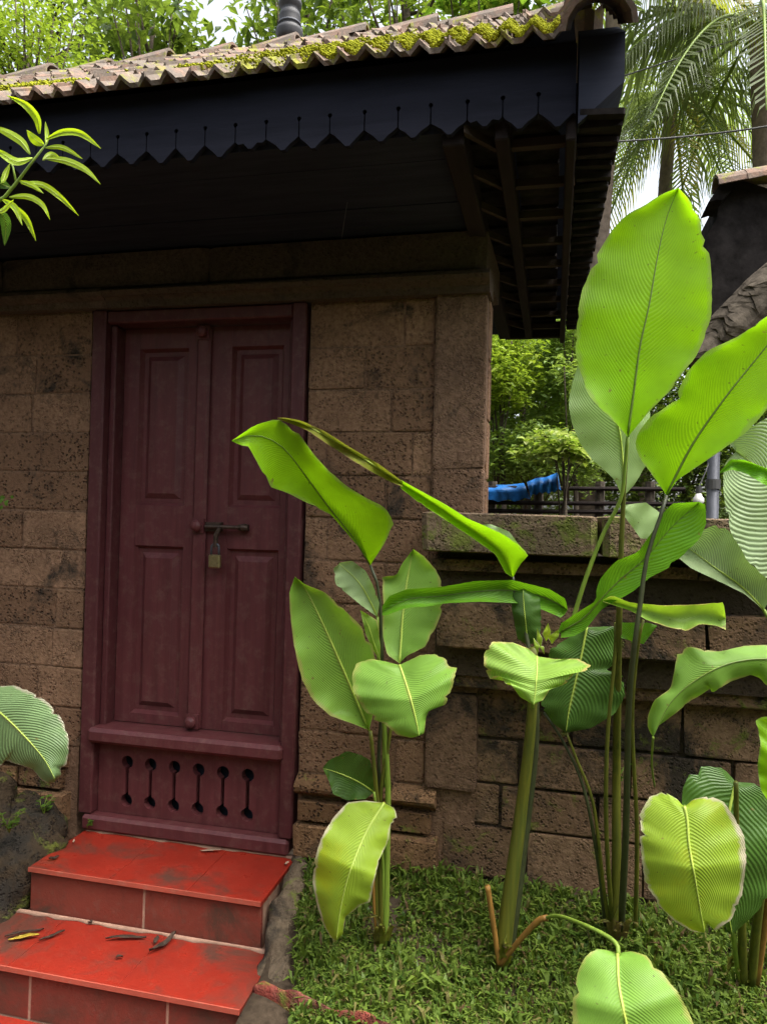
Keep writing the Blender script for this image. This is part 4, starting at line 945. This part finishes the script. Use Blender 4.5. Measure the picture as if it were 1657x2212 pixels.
fallen((84, 2040), (140, 2018), Z2, .007, 'dryleaf', 'narrow dry leaf lying to the right of the yellow fallen leaf', seed=5, bend=.005)
fallen((432, 1842), (476, 1842), Z1, .008, 'paleleaf', 'pale dry leaf on the top tread by the door sill', seed=6, curl=.004)
fallen((458, 1806), (480, 1838), Z1 + .0, .006, 'dryleaf', 'brown dry leaf touching the door sill on the top tread', seed=7, curl=.012)
fallen((105, 1862), (128, 1856), Z1, .010, 'dryleaf', 'small dry leaf at the front left corner of the top tread', seed=8)
fallen((333, 2044), (342, 2030), Z2, .008, 'dryleaf', 'small dry leaf scrap between the two long dry leaves', seed=9)
fallen((250, 2076), (266, 2072), Z2, .006, 'dryleaf', 'tiny brown scrap near the front edge of the middle tread', seed=10)
fallen((190, 2001), (200, 1996), Z2, .008, 'dryleaf', 'small dry scrap against the upper riser', seed=11)
fallen((25, 2192), (70, 2180), Z3, .016, 'dryleaf', 'crumpled dry leaf on the lowest tread', seed=12, curl=.014)
fallen((0, 2180), (18, 2176), Z3, .010, 'yellowleaf', 'yellow leaf at the edge of the lowest tread', seed=13)
fallen((158, 1828), (160, 1820), Z1, .004, 'paleleaf', 'tiny pale petal on the left of the top tread', seed=14)
fallen((614, 1873), (624, 1870), Z1, .006, 'paleleaf', 'pale scrap at the right end of the top tread', seed=15)

# ================================================================== BACKGROUND TREES
def leaves(mb, rng, c, rad, n, size, tints, aspect=.42, droop=.3, shell=.0):
    V = []; F = []; C = []; k0 = len(mb.v)
    for i in range(n):
        while True:
            q = Vector((rng.uniform(-1, 1), rng.uniform(-1, 1), rng.uniform(-1, 1)))
            if shell < q.length < 1: break
        p = Vector((c[0] + q.x * rad[0], c[1] + q.y * rad[1], c[2] + q.z * rad[2]))
        a = rng.uniform(0, 6.28); s = size * rng.uniform(.6, 1.25)
        d = Vector((math.cos(a), math.sin(a), rng.uniform(-1, .5) * droop * 2)).normalized() * s
        sd_ = d.cross(Vector((rng.uniform(-.6, .6), rng.uniform(-.6, .6), 1))).normalized() * s * aspect * .5
        up_ = sd_.cross(d).normalized() * s * .08
        t = rng.choice(tints); g_ = rng.uniform(.7, 1.3); col = (t[0] * g_, t[1] * g_, t[2] * g_, 1)
        b = k0 + len(V)
        V += [p, p + d * .45 + sd_ + up_, p + d - up_ * 1.5, p + d * .45 - sd_ + up_, p + d * .5]
        F += [(b, b + 4, b + 1), (b + 1, b + 4, b + 2), (b, b + 3, b + 4), (b + 3, b + 2, b + 4)]; C += [col] * 5
    mb.v += [tuple(v) for v in V]; mb.f += F; mb.col += C
def tree(loc, h, cz, rad, clumps, per, crad, size, tints, label, seed, aspect=.42, trunk_r=.09, group=None, lean=(0, 0), name='tree', droop=.3, flat=1.0):
    r = random.Random(seed); t = thing(name, loc, label, 'tree' if name != 'shrub' else 'shrub', group)
    top = Vector((loc[0] + lean[0], loc[1] + lean[1], loc[2] + cz)); base = Vector(loc)
    tk = MB(); tk.tube([base, base.lerp(top, .5) + Vector((.08, 0, 0)), top], [trunk_r, trunk_r * .75, trunk_r * .4], 9)
    cr = MB()
    for i in range(clumps):
        while True:
            q = Vector((r.uniform(-1, 1), r.uniform(-1, 1), r.uniform(-1, 1)))
            if .35 < q.length < 1: break
        c = top + Vector((q.x * rad[0], q.y * rad[1], q.z * rad[2]))
        st0 = base.lerp(top, r.uniform(.55, 1))
        if i < (46 if name != 'shrub' and seed != 318 else 6): tk.tube([st0, st0.lerp(c, .5) + Vector((0, 0, .08)), c], [trunk_r * .32, trunk_r * .18, .006], 5)
        leaves(cr, r, c, (crad * r.uniform(.7, 1.3), crad * r.uniform(.7, 1.3), crad * flat * r.uniform(.6, 1)), per, size, tints, aspect, droop)
    tk.build('trunk', M['bark'], t, True); cr.build('crown', M['foliage'], t); return t
G1 = [(.060, .115, .020), (.085, .15, .025), (.045, .085, .018)]; G2 = [(.20, .29, .020), (.26, .34, .025), (.14, .22, .02)]
G3 = [(.035, .065, .018), (.05, .09, .022), (.07, .11, .03)]; G4 = [(.20, .30, .08), (.28, .38, .10), (.14, .22, .06)]
GZ = -.55
def gp(x, y, Y): q = P(x, y, Y); return q
def tree_at(px, py, Y, radpx, *a, **k):      # crown centred on a photo pixel at distance Y
    q = P(px, py, Y); f = Y / FPX
    tree((q.x, Y, GZ), 0, q.z - GZ, (radpx[0] * f, radpx[2], radpx[1] * f), *a, **k)
tree_at(60, 120, 6.2, (190, 110, .7), 60, 60, .26, .075, G2, 'yellow-green small-leaved tree behind the left end of the roof', 301, trunk_r=.05)
tree_at(110, 10, 8.5, (230, 90, 1.0), 28, 42, .36, .15, G1, 'mid-green tree with drooping leaves above the yellow-green one', 302, trunk_r=.09)
tree_at(330, 60, 7.4, (170, 130, .8), 32, 40, .34, .17, G1 + G3, 'dark large-leaved tree behind the ridge left of the finial', 303, aspect=.5, trunk_r=.08, droop=.7)
tree_at(640, 40, 8.2, (190, 110, .9), 30, 40, .36, .17, G1 + [(.13, .21, .02)], 'green tree with hanging leaves straight behind the finial', 304, aspect=.42, droop=.8)
tree_at(880, 20, 7.6, (190, 90, .9), 32, 40, .32, .14, G1 + G2[:1], 'leafy tree behind the mossy stretch of ridge', 305, droop=.5)
tree_at(1060, 5, 6.4, (110, 60, .6), 26, 40, .2, .13, G2[2:] + [(.10, .24, .02)], 'small bright green tree behind the right end of the ridge', 306, aspect=.5, trunk_r=.04)
# shrubs seen through the gap under the eaves
tree_at(1130, 870, 6.8, (190, 200, .9), 260, 150, .22, .055, G4 + G2[2:] + [(.22, .32, .06)], 'dense fine-leaved shrub seen through the gap beside the gatehouse', 311, name='shrub', trunk_r=.05, flat=.5)
tree_at(1150, 860, 9.5, (260, 260, 1.2), 170, 120, .5, .11, G4 + G2, 'taller leafy tree closing the view behind the fine-leaved shrub', 318, trunk_r=.05)
tree_at(1140, 985, 6.0, (170, 60, .6), 90, 110, .18, .06, G4 + G2[2:], 'rounded low bush filling the foot of the gap behind the fence', 319, name='shrub', trunk_r=.02)
tree_at(1080, 800, 5.6, (70, 80, .4), 44, 100, .16, .06, G2, 'yellow-green bush against the gatehouse corner beyond the wall', 312, name='shrub', trunk_r=.03)
tree_at(1235, 770, 5.8, (60, 110, .5), 44, 90, .15, .06, G2[2:] + G4, 'light green bush behind the upright leaf', 313, name='shrub', trunk_r=.03)
tree_at(1215, 968, 4.6, (95, 28, .22), 30, 34, .07, .06, [(.30, .38, .06), (.38, .44, .14), (.16, .26, .03)], 'low bush with pale sunlit leaves just beyond the wall', 314, name='shrub', trunk_r=.02, aspect=.6)
tree_at(1480, 930, 7.5, (230, 190, .9), 170, 110, .30, .08, G1 + G3, 'dark green shrub beyond the wall behind the tall plant', 315, name='shrub', trunk_r=.06)
tree_at(1640, 560, 9.0, (150, 150, .9), 50, 50, .32, .09, G1 + G2[2:], 'green bush behind the neighbouring roof', 316, name='shrub', trunk_r=.06)
tree_at(1080, 1080, 8.5, (160, 50, .7), 40, 60, .30, .08, G3, 'dark low shrub beside the blue tarpaulin', 317, name='shrub', trunk_r=.05)
# far belt of trees that closes the view
r = random.Random(77); fb_ = MB()
for i in range(150):
    x = r.uniform(-22, 26); leaves(fb_, r, (x, r.uniform(20, 26), r.uniform(-.5, 4.2)), (1.5, 1.2, 1.3), 110, .34, G1 + G3 + G4, .5)
tag(fb_.build('far_trees', M['foliage']), 'distant mass of garden trees beyond the wall', None, kind='stuff')

# unseen trees added behind the camera to keep the low sky off the facade
r = random.Random(78); fb_ = MB()
for i in range(420):
    a = R(r.uniform(-15, 195)); d_ = r.uniform(6.0, 9.0); leaves(fb_, r, (math.cos(a) * d_ * 1.2, -math.sin(a) * d_ + 1.0, r.uniform(-.4, 4.0)), (1.1, 1.0, .9), 80, .40, G3, .55)
tag(fb_.build('sky_blocking_trees', M['foliage']), 'unseen trees added behind the camera to block the low sky', None, kind='stuff')
# ---- coconut palms
def palm(loc, top, nfr, L, tints, label, seed, tr=.11, dead=2, dirs=None):
    r = random.Random(seed); t = thing('coconut_palm', loc, label, 'palm', None); base = Vector(loc); top = Vector(top)
    pts = [base.lerp(top, s / 9) + Vector((.10 * math.sin(s), 0, 0)) * (s / 9) * (1 - s / 9) for s in range(10)]
    MB().tube(pts, [tr * (1.25 - .45 * s / 9) for s in range(10)], 10).build('trunk', M['palmtrunk'], t, True)
    for i in range(nfr):
        if dirs: a, el = dirs[i]
        else: a = 2.4 * i + r.uniform(-.2, .2); el = r.uniform(-.5, 1.1)
        d = Vector((math.cos(a), math.sin(a), 0)); ln = L * r.uniform(.85, 1.1); rach = []
        for s in range(15):
            u = s / 14; rach.append(top + d * ln * (u * math.cos(el) * .9 + .1 * u) + Vector((0, 0, ln * (math.sin(el) * u - (.62 + .25 * math.cos(el)) * u * u))))
        fr = MB(); n = 46; side = Vector((-d.y, d.x, 0)); yel = i < dead
        col0 = (.30, .25, .03) if yel else r.choice(tints)
        for k in range(n):
            u = .14 + .86 * k / n; f = u * 14; j = min(13, int(f)); p = rach[j].lerp(rach[j + 1], f - j); tg = (rach[j + 1] - rach[j]).normalized()
            for sg in (-1, 1):
                l = ln * .30 * math.sin(math.pi * min(1, .18 + u * .80)) ** .7 * r.uniform(.85, 1.1); w_ = .016 * ln / 2
                o1 = (side * sg * .72 + tg * .55 + Vector((0, 0, r.uniform(-.35, .0)))).normalized(); o2 = (side * sg * .35 + tg * .30 + Vector((0, 0, -1.0))).normalized()
                a1 = p + o1 * l * .45; a2 = a1 + o2 * l * .6; g_ = r.uniform(.75, 1.25); wv_ = tg * w_
                fr.add([p - wv_ * .6, p + wv_ * .6, a1 + wv_, a1 - wv_, a2], [(0, 1, 2, 3), (3, 2, 4)], None, (col0[0] * g_, col0[1] * g_, col0[2] * g_, 1))
        fo_ = fr.build('frond', M['foliage'], t)
        MB().tube(rach, [.024 * (1 - .85 * s / 14) for s in range(15)], 6).build('rachis', M['stem'], fo_, True)
    return t
PT = [(.13, .16, .08), (.10, .14, .055), (.17, .20, .11)]
q = P(1640, 60, 7.5)
palm((q.x + .3, 7.6, GZ), q, 19, 2.1, PT, 'coconut palm with drooping grey-green fronds filling the gap right of the roof', 401, dead=1)
q = P(1450, 205, 8.8)
palm((P(1375, 500, 8.8).x, 8.8, GZ), q, 19, 1.75, PT, 'coconut palm behind the verge, thin trunk and some yellow fronds', 402, tr=.085, dead=3)
q = P(1330, -60, 7.0)
palm((q.x - .2, 7.4, GZ), q, 15, 1.7, PT + [(.22, .24, .03)], 'coconut palm with yellowing fronds rising just behind the roof verge', 403, dead=3, tr=.09)

# ---- overhead cable
mb = MB().tube(smooth_line([P(1330, 305, 6.0), P(1480, 294, 6.0), P(1657, 272, 6.0), P(1850, 235, 6.0)], 20), .007, 6)
solo('overhead_cable', mb, M['wire'], 'thin cable strung across in front of the palms', 'cable')
mb = MB().tube(smooth_line([P(1340, 165, 6.5), P(1480, 120, 6.5), P(1600, 82, 6.5), P(1850, 20, 6.5)], 20), .006, 6)
solo('overhead_cable', mb, M['wire'], 'upper thin cable slanting up through the palm fronds', 'cable')

# ================================================================== NEIGHBOURING ROOF AT THE RIGHT
NY = 3.3
nr = thing('neighbouring_roof', tuple(P(1640, 700, NY)), 'dark eaves corner of a second tiled roof beyond the garden wall', 'roof')
def slab(poly, y0, y1, name, mat, bevel=0):
    a = [P(x, y, y0) for x, y in poly]; b = [Vector((p.x, p.y + (y1 - y0), p.z)) for p in a]; k = len(a); mb = MB()
    mb.add(a + b, [tuple(range(k)), tuple(range(k, 2 * k))[::-1]] + [(i, k + i, k + (i + 1) % k, (i + 1) % k) for i in range(k)])
    return mb.build(name, M[mat], nr, bevel=bevel)
slab([(1552, 428), (1566, 398), (1590, 385), (1640, 400), (1760, 440), (1820, 520), (1820, 780), (1540, 780), (1528, 700), (1532, 620), (1526, 540), (1530, 500), (1550, 470)], NY, NY + .5, 'gable_boarding', 'darkclay')
for i in range(5):
    q0 = P(1546 + i * 58, 408 - i * 11, NY - .03)
    mm = halfpipe(.065, .055, .17, .014); o = place('verge_tile', mm.mesh('verge_tile', M['tile']), nr, q0, (R(10), R(-6) + rnd.uniform(-.06, .06), rnd.uniform(-.1, .1)), (1, 1.3, 1.0))
slab([(1530, 436), (1556, 396), (1572, 388), (1590, 384), (1580, 410), (1560, 432), (1548, 430)], NY - .05, NY + .12, 'end_tile', 'darkclay')
lg = MB(); pts = smooth_line([(1518, 770), (1560, 712), (1610, 655), (1660, 605), (1740, 540)], 40)
lg.tube([P(x, y + 18, NY - .12) for x, y in pts], .085, 22)
lg.v = [tuple(Vector(v) + Vector((1, .6, 1)) * (.035 * mnoise.fractal(Vector(v) * 11, 1, 2, 5) + .012 * mnoise.noise(Vector(v) * 45))) for v in lg.v]
lg.build('log_strut', M['thatch'], nr, False)
MB().box(P(1700, 700, NY).x, P(1760, 700, NY).x, NY, NY + .2, -.6, P(1700, 500, NY).z).build('post', M['darkwood'], nr)

# ================================================================== THINGS BEYOND THE WALL
q = P(1539, 1110, 3.3)
mp_ = thing('metal_post', (q.x, 3.3, GZ), 'grey metal post with a clamp standing beyond the garden wall', 'post')
zt = P(1540, 900, 3.3).z
MB().tube([(q.x, 3.3, GZ), (q.x, 3.3, zt)], .024, 14).build('tube', M['steel'], mp_, True)
MB().lathe([(.030, -.02), (.030, .02)], (q.x, 3.3, P(1540, 1046, 3.3).z), 'Z', 14).build('clamp', M['wire'], mp_)
b0 = P(1509, 1079, 3.25)
lb = thing('light_bulb', tuple(b0), 'small white bulb hanging beside the grey metal post', 'bulb')
MB().lathe([(.004, -.024), (.016, -.020), (.022, -.008), (.022, .004), (.014, .016), (.010, .026)], tuple(b0), 'Z', 14).build('glass', M['white'], lb, True)
MB().lathe([(.011, .0), (.012, .03)], (b0.x, b0.y, b0.z + .024), 'Z', 12).build('cap', M['wire'], lb)
MB().tube([(b0.x, b0.y, b0.z + .05), (b0.x + .03, b0.y + .02, b0.z + .12), (q.x - .02, 3.29, P(1540, 1000, 3.3).z)], .003, 5).build('cord', M['wire'], lb)
def tarp(quad, Y, label, seed):
    r = random.Random(seed); n, m_ = 16, 6; mb = MB(); (a, b, c, d) = [np.array(v, float) for v in quad]
    for th in (0, .012):
        for j in range(m_ + 1):
            for i in range(n + 1):
                u, v = i / n, j / m_; p_ = (a * (1 - u) + b * u) * (1 - v) + (d * (1 - u) + c * u) * v
                mb.v.append(tuple(P(p_[0], p_[1] + 1.5 * math.sin(u * 9 + seed) + (3 * math.sin(u * 31 + seed) if v == 1 else 0), Y - .02 + .018 * math.sin(u * 22 + v * 3 + seed) + .012 * math.sin(u * 51) + .22 * max(0, .3 - v) + th)))
    k = (n + 1) * (m_ + 1)
    for j in range(m_):
        for i in range(n): q_ = j * (n + 1) + i; mb.f += [(q_, q_ + 1, q_ + n + 2, q_ + n + 1), (k + q_, k + q_ + n + 1, k + q_ + n + 2, k + q_ + 1)]
    return solo('tarpaulin', mb, M['tarp'], label, 'tarpaulin', smooth=True)
tarp([(960, 1050), (1132, 1044), (1146, 1078), (960, 1086)], 4.84, 'blue tarpaulin sheet showing low beside the gatehouse corner', 1)
tarp([(1138, 1040), (1204, 1022), (1212, 1058), (1146, 1070)], 4.82, 'raised corner of blue tarpaulin among the bushes beyond the wall', 2)
fc = thing('rail_fence', (P(1200, 1100, 4.9).x, 4.9, GZ), 'dark wooden rail fence beyond the garden wall under the tarpaulin', 'fence')
for px in (1060, 1160, 1292, 1400):
    x = P(px, 1090, 4.9).x; MB().tube([(x, 4.9, GZ), (x + .01, 4.9, P(px, 1040 if px != 1160 else 1030, 4.9).z)], .030, 8).build('post', M['thatch'], fc)
for py in (1054, 1086, 1104):
    MB().tube([P(960, py - 2, 4.87), P(1200, py + 1, 4.865), P(1480, py + 3, 4.87)], .014, 7).build('rail', M['darkwood2'], fc)
